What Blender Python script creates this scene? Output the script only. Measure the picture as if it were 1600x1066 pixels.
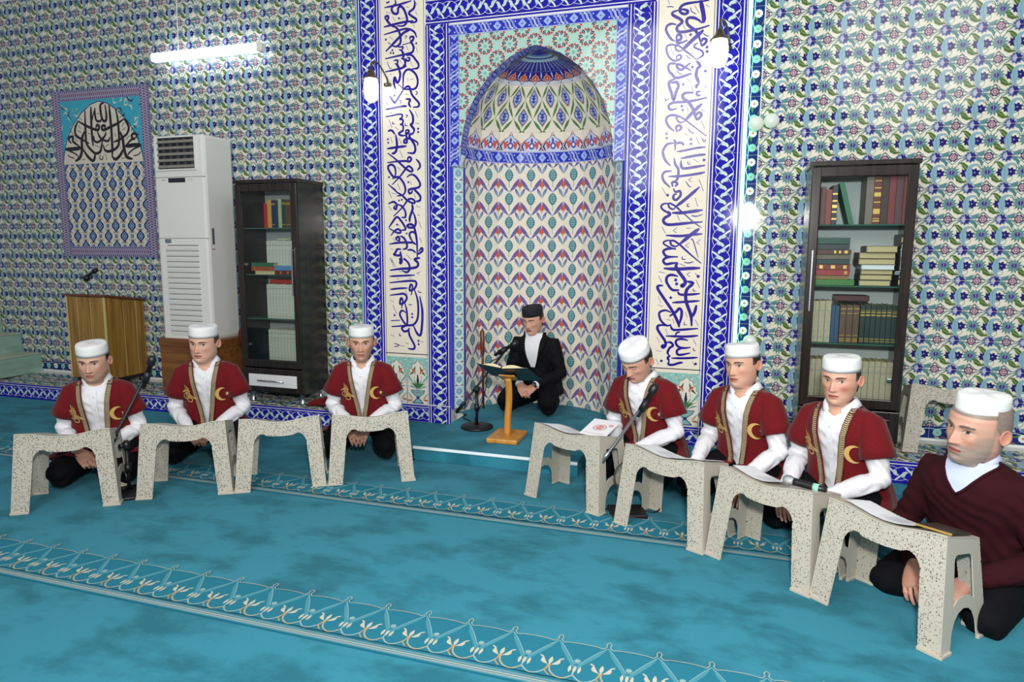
import bpy, bmesh, math, random
from math import sin, cos, pi, radians, sqrt, atan2, hypot
from mathutils import Vector, Matrix, Euler
import numpy as np
random.seed(7); np.random.seed(7)
for o in list(bpy.data.objects): bpy.data.objects.remove(o)
S = bpy.context.scene
COL = S.collection
# ------------------------------------------------------------ camera, light, exposure
H = 1.466
YAW, PIT, ROL = radians(17.9296), radians(7.597), radians(0.3032)
_F = Vector((-sin(YAW)*cos(PIT), cos(YAW)*cos(PIT), -sin(PIT)))
_R = Vector((cos(YAW), sin(YAW), 0)); _U = _R.cross(_F)
R2 = cos(ROL)*_R + sin(ROL)*_U; U2 = cos(ROL)*_U - sin(ROL)*_R
cam = bpy.data.cameras.new('camera'); cam.sensor_width = 36; cam.lens = 36*1067/1600
cam.clip_start = .05
camo = bpy.data.objects.new('camera', cam); COL.objects.link(camo)
camo.matrix_world = Matrix(((R2.x, U2.x, -_F.x, 0), (R2.y, U2.y, -_F.y, 0), (R2.z, U2.z, -_F.z, H), (0, 0, 0, 1)))
S.camera = camo
S.view_settings.view_transform = 'Standard'; S.view_settings.look = 'None'
S.view_settings.gamma = 1; S.view_settings.use_curve_mapping = False
S.view_settings.exposure = 0.0
wd = bpy.data.worlds.new('room_light'); S.world = wd; wd.use_nodes = True
wd.node_tree.nodes['Background'].inputs[0].default_value = (.92, .96, 1, 1)
wd.node_tree.nodes['Background'].inputs[1].default_value = .3
def area(name, loc, to, size, power, color=(1, 1, 1), shape='DISK', sy=None):
    l = bpy.data.lights.new(name, 'AREA'); l.shape = shape; l.size = size; l.energy = power; l.color = color
    if sy: l.size_y = sy
    o = bpy.data.objects.new(name, l); COL.objects.link(o); o.location = loc
    o.rotation_euler = (Vector(to)-Vector(loc)).to_track_quat('-Z', 'Y').to_euler()
    return o
# the photographer's flash, just above the lens
area('camera_flash', (.12, -.05, 1.95), (-.7, 4.6, .9), .2, 125, (1, .99, .97))
# crystal chandeliers of the hall, above and behind the camera
area('hall_chandelier', (-1.6, -1.2, 3.7), (-1.4, 5.0, 1.5), 2.6, 165, (1, .97, .92))
area('hall_chandelier_far', (2.0, .2, 4.0), (.2, 5.0, 1.6), 2.0, 70, (1, .97, .93))
# ------------------------------------------------------------ helpers
def lin(c):
    return c/12.92 if c <= .04045 else ((c+.055)/1.055)**2.4
def C(h, a=1):
    if not isinstance(h, str): return tuple(h) if len(h) == 4 else tuple(h)+(1,)
    h = h.lstrip('#'); return tuple(lin(int(h[i:i+2], 16)/255) for i in (0, 2, 4))+(a,)
MATS = {}
def mat(name, col='#888888', rough=.5, metal=0., spec=.5, emit=None, es=0., noise=None, bump=None, attr=False, trans=0., coat=0., sheen=0.):
    if name in MATS: return MATS[name]
    m = bpy.data.materials.new(name); m.use_nodes = True; nt = m.node_tree; b = nt.nodes['Principled BSDF']
    b.inputs['Base Color'].default_value = C(col); b.inputs['Roughness'].default_value = rough
    b.inputs['Metallic'].default_value = metal; b.inputs['Specular IOR Level'].default_value = spec
    b.inputs['Transmission Weight'].default_value = trans; b.inputs['Coat Weight'].default_value = coat
    b.inputs['Sheen Weight'].default_value = sheen
    src = None
    if attr:
        a = nt.nodes.new('ShaderNodeVertexColor'); a.layer_name = 'Col'; src = a.outputs[0]
        nt.links.new(src, b.inputs['Base Color'])
    if noise:                                   # (scale, amount, stretch)
        tc = nt.nodes.new('ShaderNodeTexCoord'); mp = nt.nodes.new('ShaderNodeMapping'); nz = nt.nodes.new('ShaderNodeTexNoise')
        mp.inputs['Scale'].default_value = noise[2] if len(noise) > 2 else (1, 1, 1)
        nz.inputs['Scale'].default_value = noise[0]; nz.inputs['Detail'].default_value = 4
        nt.links.new(tc.outputs['Object'], mp.inputs[0]); nt.links.new(mp.outputs[0], nz.inputs[0])
        mx = nt.nodes.new('ShaderNodeHueSaturation'); mr = nt.nodes.new('ShaderNodeMapRange')
        mr.inputs['From Min'].default_value = .3; mr.inputs['From Max'].default_value = .7
        mr.inputs['To Min'].default_value = 1-noise[1]; mr.inputs['To Max'].default_value = 1+noise[1]
        nt.links.new(nz.outputs[0], mr.inputs[0]); nt.links.new(mr.outputs[0], mx.inputs['Value'])
        if src: nt.links.new(src, mx.inputs['Color'])
        else: mx.inputs['Color'].default_value = C(col)
        nt.links.new(mx.outputs[0], b.inputs['Base Color'])
    if bump:                                    # (scale, strength, distance)
        tc = nt.nodes.new('ShaderNodeTexCoord'); nz = nt.nodes.new('ShaderNodeTexNoise'); bp = nt.nodes.new('ShaderNodeBump')
        nz.inputs['Scale'].default_value = bump[0]; nz.inputs['Detail'].default_value = 3
        bp.inputs['Strength'].default_value = bump[1]; bp.inputs['Distance'].default_value = bump[2]
        nt.links.new(tc.outputs['Object'], nz.inputs[0]); nt.links.new(nz.outputs[0], bp.inputs['Height']); nt.links.new(bp.outputs[0], b.inputs['Normal'])
    if emit:
        b.inputs['Emission Color'].default_value = C(emit); b.inputs['Emission Strength'].default_value = es
    MATS[name] = m; return m
def obj(name, me, parent=None, loc=None, rot=None, m=None, smooth=False):
    if isinstance(me, bmesh.types.BMesh):
        b = me; me = bpy.data.meshes.new(name); b.normal_update(); b.to_mesh(me); b.free()
    if m is not None and not me.materials: me.materials.append(m)
    if smooth: me.polygons.foreach_set('use_smooth', [True]*len(me.polygons))
    o = bpy.data.objects.new(name, me); COL.objects.link(o)
    if parent: o.parent = parent
    if loc is not None: o.location = loc
    if rot is not None: o.rotation_euler = rot
    return o
def tag(o, label=None, cat=None, group=None, kind=None):
    if label: o['label'] = label
    if cat: o['category'] = cat
    if group: o['group'] = group
    if kind: o['kind'] = kind
    return o
def thing(name, label, cat, loc=(0, 0, 0), rz=0, group=None):
    o = bpy.data.objects.new(name, None); COL.objects.link(o); o.location = loc; o.rotation_euler = (0, 0, rz)
    o.empty_display_size = .1
    return tag(o, label, cat, group)
def dup(root, loc, rz, label, group=None):
    r = root.copy(); COL.objects.link(r); r.location = loc; r.rotation_euler = (0, 0, rz); r['label'] = label
    if group: r['group'] = group
    for ch in list(root.children):
        c = ch.copy(); COL.objects.link(c); c.parent = r
        for g in ch.children:
            d = g.copy(); COL.objects.link(d); d.parent = c
    return r
def BM(): return bmesh.new()
def box(bm, x0, x1, y0, y1, z0, z1, bev=0):
    r = bmesh.ops.create_cube(bm, size=1)
    for v in r['verts']: v.co = Vector(((x0+x1)/2+v.co.x*(x1-x0), (y0+y1)/2+v.co.y*(y1-y0), (z0+z1)/2+v.co.z*(z1-z0)))
    if bev:
        es = list({e for v in r['verts'] for e in v.link_edges})
        bmesh.ops.bevel(bm, geom=es, offset=bev, segments=2, affect='EDGES', profile=.5)
    return bm
def lathe(bm, prof, n=24, c=(0, 0, 0), cap=True):
    rings = []
    for r, z in prof:
        rings.append([bm.verts.new((c[0]+r*cos(2*pi*i/n), c[1]+r*sin(2*pi*i/n), c[2]+z)) for i in range(n)])
    for a, b in zip(rings, rings[1:]):
        for i in range(n):
            bm.faces.new((a[i], a[(i+1) % n], b[(i+1) % n], b[i]))
    if cap:
        bm.faces.new(rings[0][::-1]); bm.faces.new(rings[-1])
    return bm
def catmull(P, n=6):
    P = [Vector(p) for p in P]
    if len(P) < 3: return P
    out = []
    for i in range(len(P)-1):
        a = P[i-1] if i else P[0]*2-P[1]; b = P[i]; c = P[i+1]; d = P[i+2] if i+2 < len(P) else P[-1]*2-P[-2]
        for k in range(n):
            t = k/n
            out.append(.5*((2*b)+(c-a)*t+(2*a-5*b+4*c-d)*t*t+(3*b-a-3*c+d)*t**3))
    out.append(P[-1]); return out
def tube(bm, P, r, n=8, cap=True):
    """tube along points; r number, list of numbers or list of (ra, rb)"""
    P = [Vector(p) for p in P]; rings = []; up = None
    for i, p in enumerate(P):
        t = (P[min(i+1, len(P)-1)]-P[max(i-1, 0)]).normalized()
        if up is None:
            up = Vector((0, 0, 1)) if abs(t.z) < .9 else Vector((0, -1, 0))
        s = t.cross(up).normalized(); up = s.cross(t).normalized()
        rr = r[i] if isinstance(r, (list, tuple)) else r
        ra, rb = rr if isinstance(rr, (list, tuple)) else (rr, rr)
        rings.append([bm.verts.new(p+s*(ra*cos(2*pi*k/n))+up*(rb*sin(2*pi*k/n))) for k in range(n)])
    for a, b in zip(rings, rings[1:]):
        for i in range(n): bm.faces.new((a[i], a[(i+1) % n], b[(i+1) % n], b[i]))
    if cap: bm.faces.new(rings[0][::-1]); bm.faces.new(rings[-1])
    return bm
# flat coloured drawing: polygons laid one a hair above the other, colour per corner
class Art:
    def __init__(s, clip=None, z0=0., dz=3e-5):
        s.V = []; s.F = []; s.K = []; s.clip = clip; s.z = z0; s.dz = dz; s.map = None
    def poly(s, P, col):
        P = [(p[0], p[1]) for p in P]
        if s.clip:
            x0, x1, y0, y1 = s.clip
            for ax, lim, sg in ((0, x0, 1), (0, x1, -1), (1, y0, 1), (1, y1, -1)):
                Q = []
                for i, p in enumerate(P):
                    q = P[i-1]; ip = (p[ax]-lim)*sg >= 0; iq = (q[ax]-lim)*sg >= 0
                    if ip != iq:
                        t = (lim-q[ax])/(p[ax]-q[ax]); Q.append((q[0]+(p[0]-q[0])*t, q[1]+(p[1]-q[1])*t))
                    if ip: Q.append(p)
                P = Q
                if len(P) < 3: return
        a = sum(P[i-1][0]*P[i][1]-P[i][0]*P[i-1][1] for i in range(len(P)))
        if abs(a) < 1e-9: return
        if a < 0: P = P[::-1]
        s.z += s.dz; b = len(s.V)
        for p in P: s.V.append((p[0], p[1], s.z))
        s.F.append(list(range(b, b+len(P)))); s.K.append(C(col))
    def raw(s, V, F, col):
        b = len(s.V); s.V += list(V)
        for f in F: s.F.append([b+i for i in f]); s.K.append(C(col))
    def slab(s, x0, x1, y0, y1, t, col, side=None):
        s.raw([(x0, y0, 0), (x1, y0, 0), (x1, y1, 0), (x0, y1, 0), (x0, y0, t), (x1, y0, t), (x1, y1, t), (x0, y1, t)],
              [(4, 5, 6, 7), (0, 1, 5, 4), (1, 2, 6, 5), (2, 3, 7, 6), (3, 0, 4, 7)], col); s.z = t
    def rect(s, x0, x1, y0, y1, col): s.poly([(x0, y0), (x1, y0), (x1, y1), (x0, y1)], col)
    def disc(s, x, y, r, col, n=12, ry=None, a0=0):
        ry = ry or r; s.poly([(x+r*cos(a0+2*pi*i/n), y+ry*sin(a0+2*pi*i/n)) for i in range(n)], col)
    def star(s, x, y, r0, r1, n, col, a0=0):
        s.poly([(x+(r1 if i % 2 else r0)*cos(a0+pi*i/n), y+(r1 if i % 2 else r0)*sin(a0+pi*i/n)) for i in range(2*n)], col)
    def scal(s, x, y, r, d, n, col, a0=0, k=3):
        s.poly([(x+(r+d*abs(sin(n*pi*i/(n*k))))*cos(a0+2*pi*i/(n*k)), y+(r+d*abs(sin(n*pi*i/(n*k))))*sin(a0+2*pi*i/(n*k))) for i in range(n*k)], col)
    def leaf(s, p, q, w, col, bend=0., n=5, fat=.5):
        dx, dy = q[0]-p[0], q[1]-p[1]; L = hypot(dx, dy); nx, ny = -dy/L, dx/L; A = []; B = []
        for i in range(n+1):
            t = i/n; e = sin(pi*t**(log_fat(fat)))*w; c = sin(pi*t)*bend*L
            A.append((p[0]+dx*t+nx*(c+e), p[1]+dy*t+ny*(c+e))); B.append((p[0]+dx*t+nx*(c-e), p[1]+dy*t+ny*(c-e)))
        s.poly(A+B[-2:0:-1], col)
    def stroke(s, P, w, col, n=4, taper=0., quad=False):
        if len(P) > 2: P = [(p.x, p.y) for p in catmull([(q[0], q[1], 0) for q in P], n)]
        A = []; B = []; N = len(P)
        for i, p in enumerate(P):
            a = P[max(i-1, 0)]; b = P[min(i+1, N-1)]; dx, dy = b[0]-a[0], b[1]-a[1]; L = hypot(dx, dy) or 1e-6
            t = i/(N-1); ww = w(t) if callable(w) else w
            k = ww/2*(1-taper*(1-min(1, min(t, 1-t)*5)))
            A.append((p[0]-dy/L*k, p[1]+dx/L*k)); B.append((p[0]+dy/L*k, p[1]-dx/L*k))
        z = s.z
        for i in range(N-1):
            s.z = z+s.dz*.02*i; s.poly([A[i], A[i+1], B[i+1], B[i]], col); 
        s.z = z+s.dz*(1+.02*N)
    def mesh(s, name, m):
        V = s.V
        if s.map: V = [s.map(*v) for v in V]
        me = bpy.data.meshes.new(name); me.from_pydata(V, [], s.F)
        ca = me.color_attributes.new('Col', 'FLOAT_COLOR', 'CORNER')
        n = [len(f) for f in s.F]; ca.data.foreach_set('color', np.repeat(np.array(s.K, np.float32), n, axis=0).ravel())
        me.materials.append(m); return me
    def merged(s, name, m, places):
        """the drawing repeated at many places (x, y) in its own plane, one mesh"""
        V = np.array(s.V, np.float64); nv = len(V); VV = []; FF = []
        for i, (x, y) in enumerate(places):
            VV.append(V+np.array((x, y, 0))); FF += [[a+i*nv for a in f] for f in s.F]
        me = bpy.data.meshes.new(name); me.from_pydata(np.concatenate(VV).tolist(), [], FF)
        ca = me.color_attributes.new('Col', 'FLOAT_COLOR', 'CORNER')
        n = [len(f) for f in s.F]; one = np.repeat(np.array(s.K, np.float32), n, axis=0)
        ca.data.foreach_set('color', np.tile(one, (len(places), 1)).ravel())
        me.materials.append(m); return me
def log_fat(f): return math.log(.5)/math.log(f)
GLAZE = mat('glazed_tile', attr=True, rough=.07, spec=.22)
PRINT = mat('matt_print', attr=True, rough=.6, spec=.3)
WOVEN = mat('woven_print', attr=True, rough=.95, spec=.05)
GROUT = mat('tile_grout', '#e4e4e0', .8)
UP = (pi/2, 0, 0)
# ------------------------------------------------------------ tile drawings (unit: metres, tile 0.2)
CREAM, NAVY, BLUE, TEAL, TURQ = '#dedac9', '#1e1a78', '#2f33a8', '#4f8f8d', '#86a9b8'
OLIVE, PURP, PINK, RED, WHITE = '#4d6b33', '#5a5a9c', '#c79a9c', '#c0503c', '#e9ebe6'
def A_(q, x): return q*.2
def floral(w=.2, x0=-.1, x1=.1, y0=-.1, y1=.1):
    a = Art((x0+.0008, x1-.0008, y0+.0008, y1-.0008)); a.slab(x0+.0008, x1-.0008, y0+.0008, y1-.0008, .006, CREAM)
    t = lambda P: [(p[0]*.2, p[1]*.2) for p in P]
    ST = '#3f6d6c'
    for sx in (-1, 1):
        for sy in (-1, 1):
            a.stroke(t([(.5*sx, .26*sy), (.42*sx, .34*sy), (.3*sx, .45*sy), (.1*sx, .5*sy)]), .0046, ST)
            a.stroke(t([(.5*sx, .36*sy), (.36*sx, .44*sy), (.26*sx, .5*sy)]), .003, '#5d7f80')
    a.stroke(t([(-.5, .05), (-.3, .3), (-.12, .47)]), .0036, ST); a.stroke(t([(.5, .02), (.33, .2), (.38, .35)]), .0036, ST)
    a.stroke(t([(-.05, -.25), (.12, -.36), (.3, -.4)]), .004, ST); a.stroke(t([(.02, -.2), (.2, -.1), (.3, .12), (.2, .2)]), .0036, ST)
    # palmettes on the horizontal joints with teal flags
    for y in (-.5, .5):
        for q in ([(.12, y+.04), (.2, y+.13), (.4, y+.21), (.35, y+.09), (.2, y+.0)], [(.13, y-.01), (.28, y-.05), (.36, y-.17), (.31, y-.29), (.25, y-.17), (.12, y-.09)]):
            a.poly(t(q), '#57888f')
        a.scal(0, y*.2, .03, .011, 10, '#8a97b5'); a.scal(0, y*.2, .026, .007, 10, '#34346f')
        for k in range(7):
            an = pi+(k-3)*.42; a.leaf((0, y*.2), (.029*cos(an), y*.2+.029*sin(an)), .0038, '#a3b0cd')
        a.poly([(.002, y*.2+.012), (.024, y*.2+.016), (.012, y*.2), (.024, y*.2-.016), (.002, y*.2-.012)], '#2b1f86'); a.disc(0, y*.2, .006, '#d7a99c', 8)
    # medallions at the corners
    for x in (-.1, .1):
        for y in (-.1, .1):
            a.star(x, y, .034, .024, 4, '#e6e7dd'); a.scal(x, y, .0245, .0065, 8, '#4d4468')
            for k in range(8): a.disc(x+.015*cos(k*pi/4+.4), y+.015*sin(k*pi/4+.4), .0052, PINK, 6)
            a.disc(x, y, .009, '#7c6a94', 8); a.star(x, y, .008, .004, 4, '#dcb2a8')
    # star flowers on the vertical joints
    for x in (-.1, .1):
        a.star(x, 0, 0.051, .031, 13, '#4a807c', pi/2); a.star(x, 0, .039, .023, 13, '#6f9096', pi/2+.12); a.star(x, 0, .024, .014, 11, '#58618f', pi/2)
        a.poly([(x, -.013), (x+.014, .002), (x+.009, .013), (x, .007), (x-.009, .013), (x-.014, .002)], '#3b1f80'); a.disc(x, .004, .0035, '#d3a394', 6)
        a.star(x, -.054, .006, .003, 4, '#8c5547')
        a.stroke([(x, -.03), (x, -.05)], .002, ST); a.stroke([(x, .03), (x, .06)], .003, '#8fb3b2')
    for q in (-1, 1): a.stroke(t([(q*.5, -.3), (q*.4, -.36), (q*.3, -.48)]), .004, ST); a.stroke(t([(q*.12, .47*1), (q*.3, .36), (q*.36, .22)]), .0034, ST)
    a.stroke(t([(-.3, -.05), (-.2, .02), (-.22, .14)]), .0034, ST); a.stroke(t([(.24, .0), (.3, .12), (.24, .24), (.14, .27)]), .0036, ST); a.stroke(t([(-.12, -.2), (-.05, -.34), (-.18, -.44)]), .0034, ST)
    # green leaves
    for P in ([(-.35, .33), (-.18, .33), (-.05, .22), (-.05, .07), (-.15, .1), (-.22, .2), (-.27, .29)],):
        a.poly(t(P), OLIVE); a.stroke(t([(-.27, .29), (-.16, .22), (-.1, .13)]), .0028, '#9aa98a')
    a.poly(t([(-.41, -.08), (-.27, -.11), (-.16, -.24), (-.02, -.3), (-.22, -.34), (-.36, -.26)]), OLIVE)
    a.stroke(t([(-.36, -.14), (-.27, -.21), (-.14, -.27)]), .0026, '#9aa98a')
    # blue flower under the turquoise leaf
    a.scal(-.024, -.003, .0195, .0095, 7, '#251f62'); a.scal(.029, -.002, .0205, .0095, 7, '#272166')
    a.disc(-.022, 0, .006, '#7d8fce', 8); a.disc(.029, 0, .005, '#8a97d0', 8)
    a.poly(t([(.25, .23), (.12, .29), (.0, .25), (-.09, .12), (-.115, -.05), (-.08, -.21), (.04, -.35), (.07, -.2), (.085, -.02), (.06, .1), (.1, .2)]), TURQ)
    a.stroke(t([(.0, .2), (-.03, .05), (-.02, -.1), (.02, -.25)]), .0022, '#4f8fa0')
    a.stroke(t([(.03, -.29), (.12, -.31), (.2, -.24), (.18, -.14), (.1, -.18)]), .003, '#5f97a5')
    return a
def chain(h=.2, edge=True, cls=Art, clip=None, base=True):
    """guilloche border tile; strip runs along y, wide in x"""
    hy = h/2
    a = cls(clip or (-.0992, .0992, -hy+.0008, hy-.0008))
    if base: a.slab(-.0992, .0992, -hy+.0008, hy-.0008, .008, '#241fa0')
    else: Art.slab(a, *clip, .008, '#241fa0')
    if edge:
        for s in (-1, 1):
            a.rect(s*.083-.0035, s*.083+.0035, -hy, hy, '#e6e6ec'); a.rect(s*.0755-.001, s*.0755+.001, -hy, hy, '#15125c')
    W, G = '#dfe8e4', '#a9cfc9'
    for k in range(-2, 3):
        y = k*.1
        for s in (-1, 1):
            yy = y+(.05 if s > 0 else 0)
            a.stroke([(s*.045, yy-.056), (s*.06, yy-.02), (s*.058, yy+.03), (s*.03, yy+.07)], .003, W)      # thin outer arc
            a.stroke([(-s*.018, yy-.055), (s*.006, yy-.035), (s*.036, yy-.008), (s*.055, yy+.004)], lambda t: .017-.006*t, W)  # thick arm
            a.stroke([(-s*.01, yy-.05), (s*.012, yy-.03), (s*.03, yy-.014)], .006, G)
            a.disc(s*.058, yy+.006, .0062, W, 8)
            a.stroke([(-s*.022, yy+.012), (-s*.004, yy+.02), (s*.012, yy+.012), (s*.014, yy)], .008, G); a.disc(-s*.022, yy+.01, .007, G, 8)
            a.stroke([(s*.03, yy+.07), (s*.006, yy+.052)], .006, W)
    return a
def twist(wd=.084, L=.2):
    a = Art((-L/2+.0006, L/2-.0006, -wd/2+.0006, wd/2-.0006)); a.slab(-L/2+.0006, L/2-.0006, -wd/2+.0006, wd/2-.0006, .006, '#3038b4')
    hw = wd/2; LB, W = '#9db3e4', '#d5dcf2'
    for s in (-1, 1): a.rect(-L/2, L/2, s*hw*.9-.0015, s*hw*.9+.0015, W)
    for x in (-L/2, L/2):
        a.poly([(x-.034, 0), (x, hw*.82), (x+.034, 0), (x, -hw*.82)], LB); a.star(x, 0, .012, .005, 4, '#4a56b8')
    for k in (-1, 0, 1):
        a.stroke([(k*.03-.026, hw*.75), (k*.03-.006, hw*.4), (k*.03+.006, -hw*.4), (k*.03+.026, -hw*.75)], .013, LB if k else W)
        a.stroke([(k*.03-.020, hw*.7), (k*.03-.002, hw*.3), (k*.03+.004, -hw*.4), (k*.03+.02, -hw*.7)], .003, '#2a2f90')
    for s in (-1, 1): a.star(s*.045, s*hw*.45, .008, .004, 3, W)
    return a
def nichetile(w=.2, h=.2):
    k = w/.2
    a = Art((-w/2+.0007, w/2-.0007, -h/2+.0007, h/2-.0007)); a.slab(-w/2+.0007, w/2-.0007, -h/2+.0007, h/2-.0007, .005, '#e6ddcd')
    t = lambda x, y: (x*w, y*.2)
    for s in (-1, 1):
        for dy in (0, 1):
            a.leaf(t(s*.49, -.1+dy), t(s*.02, -.7+dy), .017*k, '#6363a2', 0.03*s, 6, .45)
            a.stroke([t(s*.44, -.2+dy), t(s*.28, -.34+dy), t(s*.1, -.56+dy)], .003, '#a04a63')
            a.leaf(t(s*.27, -.52+dy), t(s*.49, -.92+dy), .0125*k, '#6b6ca6', 0., 5, .45)
            a.stroke([t(s*.33, -.62+dy), t(s*.43, -.8+dy)], .0022, '#4d4f86')
            a.stroke([t(s*.5, -.5+dy), t(s*.5, -.9+dy)], .003, '#5fa296')
            a.leaf(t(s*.48, -.88+dy), t(s*.36, -.62+dy), .005*k, '#7fb0b4', .1*s)
            X = s*.5
            for q in (-1, 1):
                a.leaf(t(X, -.52+dy), t(X+q*.14, -.38+dy), .0095, RED, .2*q); a.stroke([t(X+q*.03, -.47+dy), t(X+q*.17, -.44+dy), t(X+q*.15, -.50+dy)], .002, '#8a9a8a')
            a.leaf(t(X, -.53+dy), t(X, -.18+dy), .017, '#cc5640', 0, 6, .35); a.stroke([t(X, -.45+dy), t(X, -.28+dy)], .002, '#8c3a2c')
            a.disc(X*w, (-.54+dy)*.2, .006, '#5a6b4a', 6); a.disc(X*w, (-.9+dy)*.2, .007, '#6fb0a2', 8)
    a.stroke([t(0, -.2), t(0, -.62)], .005, '#62a79a'); a.stroke([t(0, .38), t(0, .2)], .005, '#62a79a')
    a.leaf(t(0, -.3), t(-.08, -.12), .004, '#74b3ab'); a.leaf(t(0, -.3), t(.08, -.12), .004, '#74b3ab')
    a.star(0, .002, .043*k, .033*k, 13, '#46727a'); a.disc(0, .002, .035*k, '#46727a', 14, .05); a.disc(0, .004, .027*k, '#5d9094', 12, .042)
    for yy, r in ((-.03, .02), (-.012, .028), (.008, .028), (.026, .02), (.038, .01)):
        for q in (-1, 1): a.leaf((0, yy), (q*r*k, yy+.008), .003, '#9cc4cb'); a.disc(q*r*.9*k, yy, .0028, '#3c5f86', 6)
    a.star(0, .004, .008, .004, 5, '#6e86b8', pi/2); a.leaf((0, .028), (0, .044), .005, '#6aa3a0')
    return a
def startile(cls=Art, ox=0, oz=0):
    a = cls((-.0993, .0993, -.0993, .0993)); a.ox, a.oz = ox, oz; a.slab(-.0993, .0993, -.0993, .0993, .005, '#a7cfc3')
    LW = '#e4e6dc'
    for cx, cy, ph in ((0, 0, 0), (-.1, -.1, pi/8), (.1, -.1, pi/8), (-.1, .1, pi/8), (.1, .1, pi/8)):
        for k in range(8):
            an = ph+k*pi/4; r0, r1 = .026, .07
            a.leaf((cx+r0*cos(an-.16), cy+r0*sin(an-.16)), (cx+r1*cos(an-.2), cy+r1*sin(an-.2)), .0155, LW)
            a.leaf((cx+r0*1.05*cos(an-.16), cy+r0*1.05*sin(an-.16)), (cx+r1*.96*cos(an-.2), cy+r1*.96*sin(an-.2)), .0125, '#23244c')
            a.leaf((cx+r0*1.2*cos(an-.17), cy+r0*1.2*sin(an-.17)), (cx+r1*.85*cos(an-.2), cy+r1*.85*sin(an-.2)), .003, '#9fb9b8')
            a.star(cx+.056*cos(an+.2), cy+.056*sin(an+.2), .02, .008, 5, LW, an); a.star(cx+.056*cos(an+.2), cy+.056*sin(an+.2), .0172, .0066, 5, '#c0463c', an)
            a.stroke([(cx+.01*cos(an+.2), cy+.01*sin(an+.2)), (cx+.03*cos(an+.2), cy+.03*sin(an+.2))], .002, LW)
        a.star(cx, cy, .02, .012, 8, '#8cc0b2', ph); a.disc(cx, cy, .005, '#4b8f86', 8)
    return a
def flowerstrip(wd=.083):
    h = wd/2
    a = Art((-h, h, -.0993, .0993)); a.slab(-h, h, -.0993, .0993, .006, '#1d2f6e')
    a.stroke([(-.03, -.1), (-.026, -.05), (-.036, 0), (-.026, .05), (-.03, .1)], .004, '#cfdcd6')
    a.leaf((-.03, .03), (-.012, -.012), .007, '#4f7a3c', .2); a.leaf((.034, .02), (.02, -.03), .006, '#7a5f3f', .1); a.leaf((.03, -.07), (.036, -.03), .004, '#c9b7b0')
    for y, c1, c2, c3 in ((.05, '#dfe6df', '#e9ebe2', '#b5533d'), (-.05, '#86c3bd', '#a7d6cf', '#3d8f86')):
        a.scal(-.002, y, .024, .005, 11, c1); a.disc(-.002, y, .0165, '#7fae9f' if y < 0 else '#d8ded3', 12); a.star(-.002, y, .017, .010, 8, c2); a.disc(-.002, y, .0085, c3, 8); a.disc(-.002, y, .0035, '#e0b76a', 6)
    a.rect(h-.005, h, -.1, .1, '#bcd7db')
    return a
def vase():
    """two tulips in a footed bowl under a cusped arch, 0.2 x 0.405"""
    a = Art((-.0992, .0992, -.2017, .2017)); a.slab(-.0992, .0992, -.2017, .2017, .006, '#8fc3bd')
    for i in range(26):
        x = ((i*37) % 100/100-.5)*.2; y = .1+((i*53) % 100)/1000
        a.leaf((x, y), (x+.018, y+.012), .004, ('#d5e3da', '#c08e8a', '#4f9a98')[i % 3])
    arch = [(-.094, -.2), (-.094, .02), (-.088, .06), (-.07, .075), (-.072, .1), (-.05, .115), (-.045, .14), (-.02, .15), (0, .175)]
    P = arch+[(-x, y) for x, y in arch[-2::-1]]
    a.poly([(x*1.03, y+.004) for x, y in P], '#a0605c'); a.poly(P, '#e6e0d2')
    for s in (-1, 1):
        a.leaf((s*.012, .15), (s*.085, .03), .016, '#e2e6da', -.12*s, 6); a.leaf((s*.02, .135), (s*.08, .045), .010, '#426b33', -.12*s, 6)
        a.leaf((s*.02, .06), (s*.062, .105), .010, '#b5584a', .15*s); a.leaf((s*.026, .05), (s*.052, .09), .006, '#d8a89c', .15*s)
        a.stroke([(s*.006, -.07), (s*.03, -.02), (s*.034, .05)], .003, '#3f8785'); a.stroke([(s*.01, -.06), (s*.07, -.02), (s*.088, .01)], .003, '#3f8785')
        for k in range(5): a.leaf((s*(.03+.012*k), -.03+.008*k), (s*(.045+.012*k), -.01+.02*k), .005, '#6fb0a8')
        a.leaf((s*.012, -.075), (s*.06, -.02), .011, '#4d7a36', .2*s); a.leaf((s*.02, -.07), (s*.09, -.045), .006, '#5b93a8', .1*s)
        a.leaf((s*.045, -.16), (s*.095, -.10), .006, '#79b2ac'); a.leaf((s*.05, -.165), (s*.1, -.17), .008, '#b5604e', .1); a.leaf((s*.05, -.16), (s*.08, -.12), .006, '#cf8a74')
    a.leaf((0, -.08), (0, .06), .012, '#1f2a52'); a.star(0, .05, .012, .004, 3, '#2a2560', pi/2)
    for k in range(4): a.leaf((0, -.07), (.02*(k-1.5), .01), .005, '#3d7a56')
    a.poly([(-.068, -.078), (.068, -.078), (.056, -.105), (.016, -.137), (.012, -.15), (.05, -.185), (.052, -.195), (-.052, -.195), (-.05, -.185), (-.012, -.15), (-.016, -.137), (-.056, -.105)], '#1f4a78')
    a.poly([(-.06, -.083), (.06, -.083), (.05, -.103), (.012, -.132), (-.012, -.132), (-.05, -.103)], '#8dbcb8'); a.poly([(-.042, -.188), (.042, -.188), (.01, -.157), (-.01, -.157)], '#8dbcb8')
    a.disc(0, -.1, .012, '#c07a6c', 8, .007); a.stroke([(-.05, -.09), (-.02, -.1), (.02, -.1), (.05, -.09)], .003, '#3f6f8c')
    return a
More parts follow.
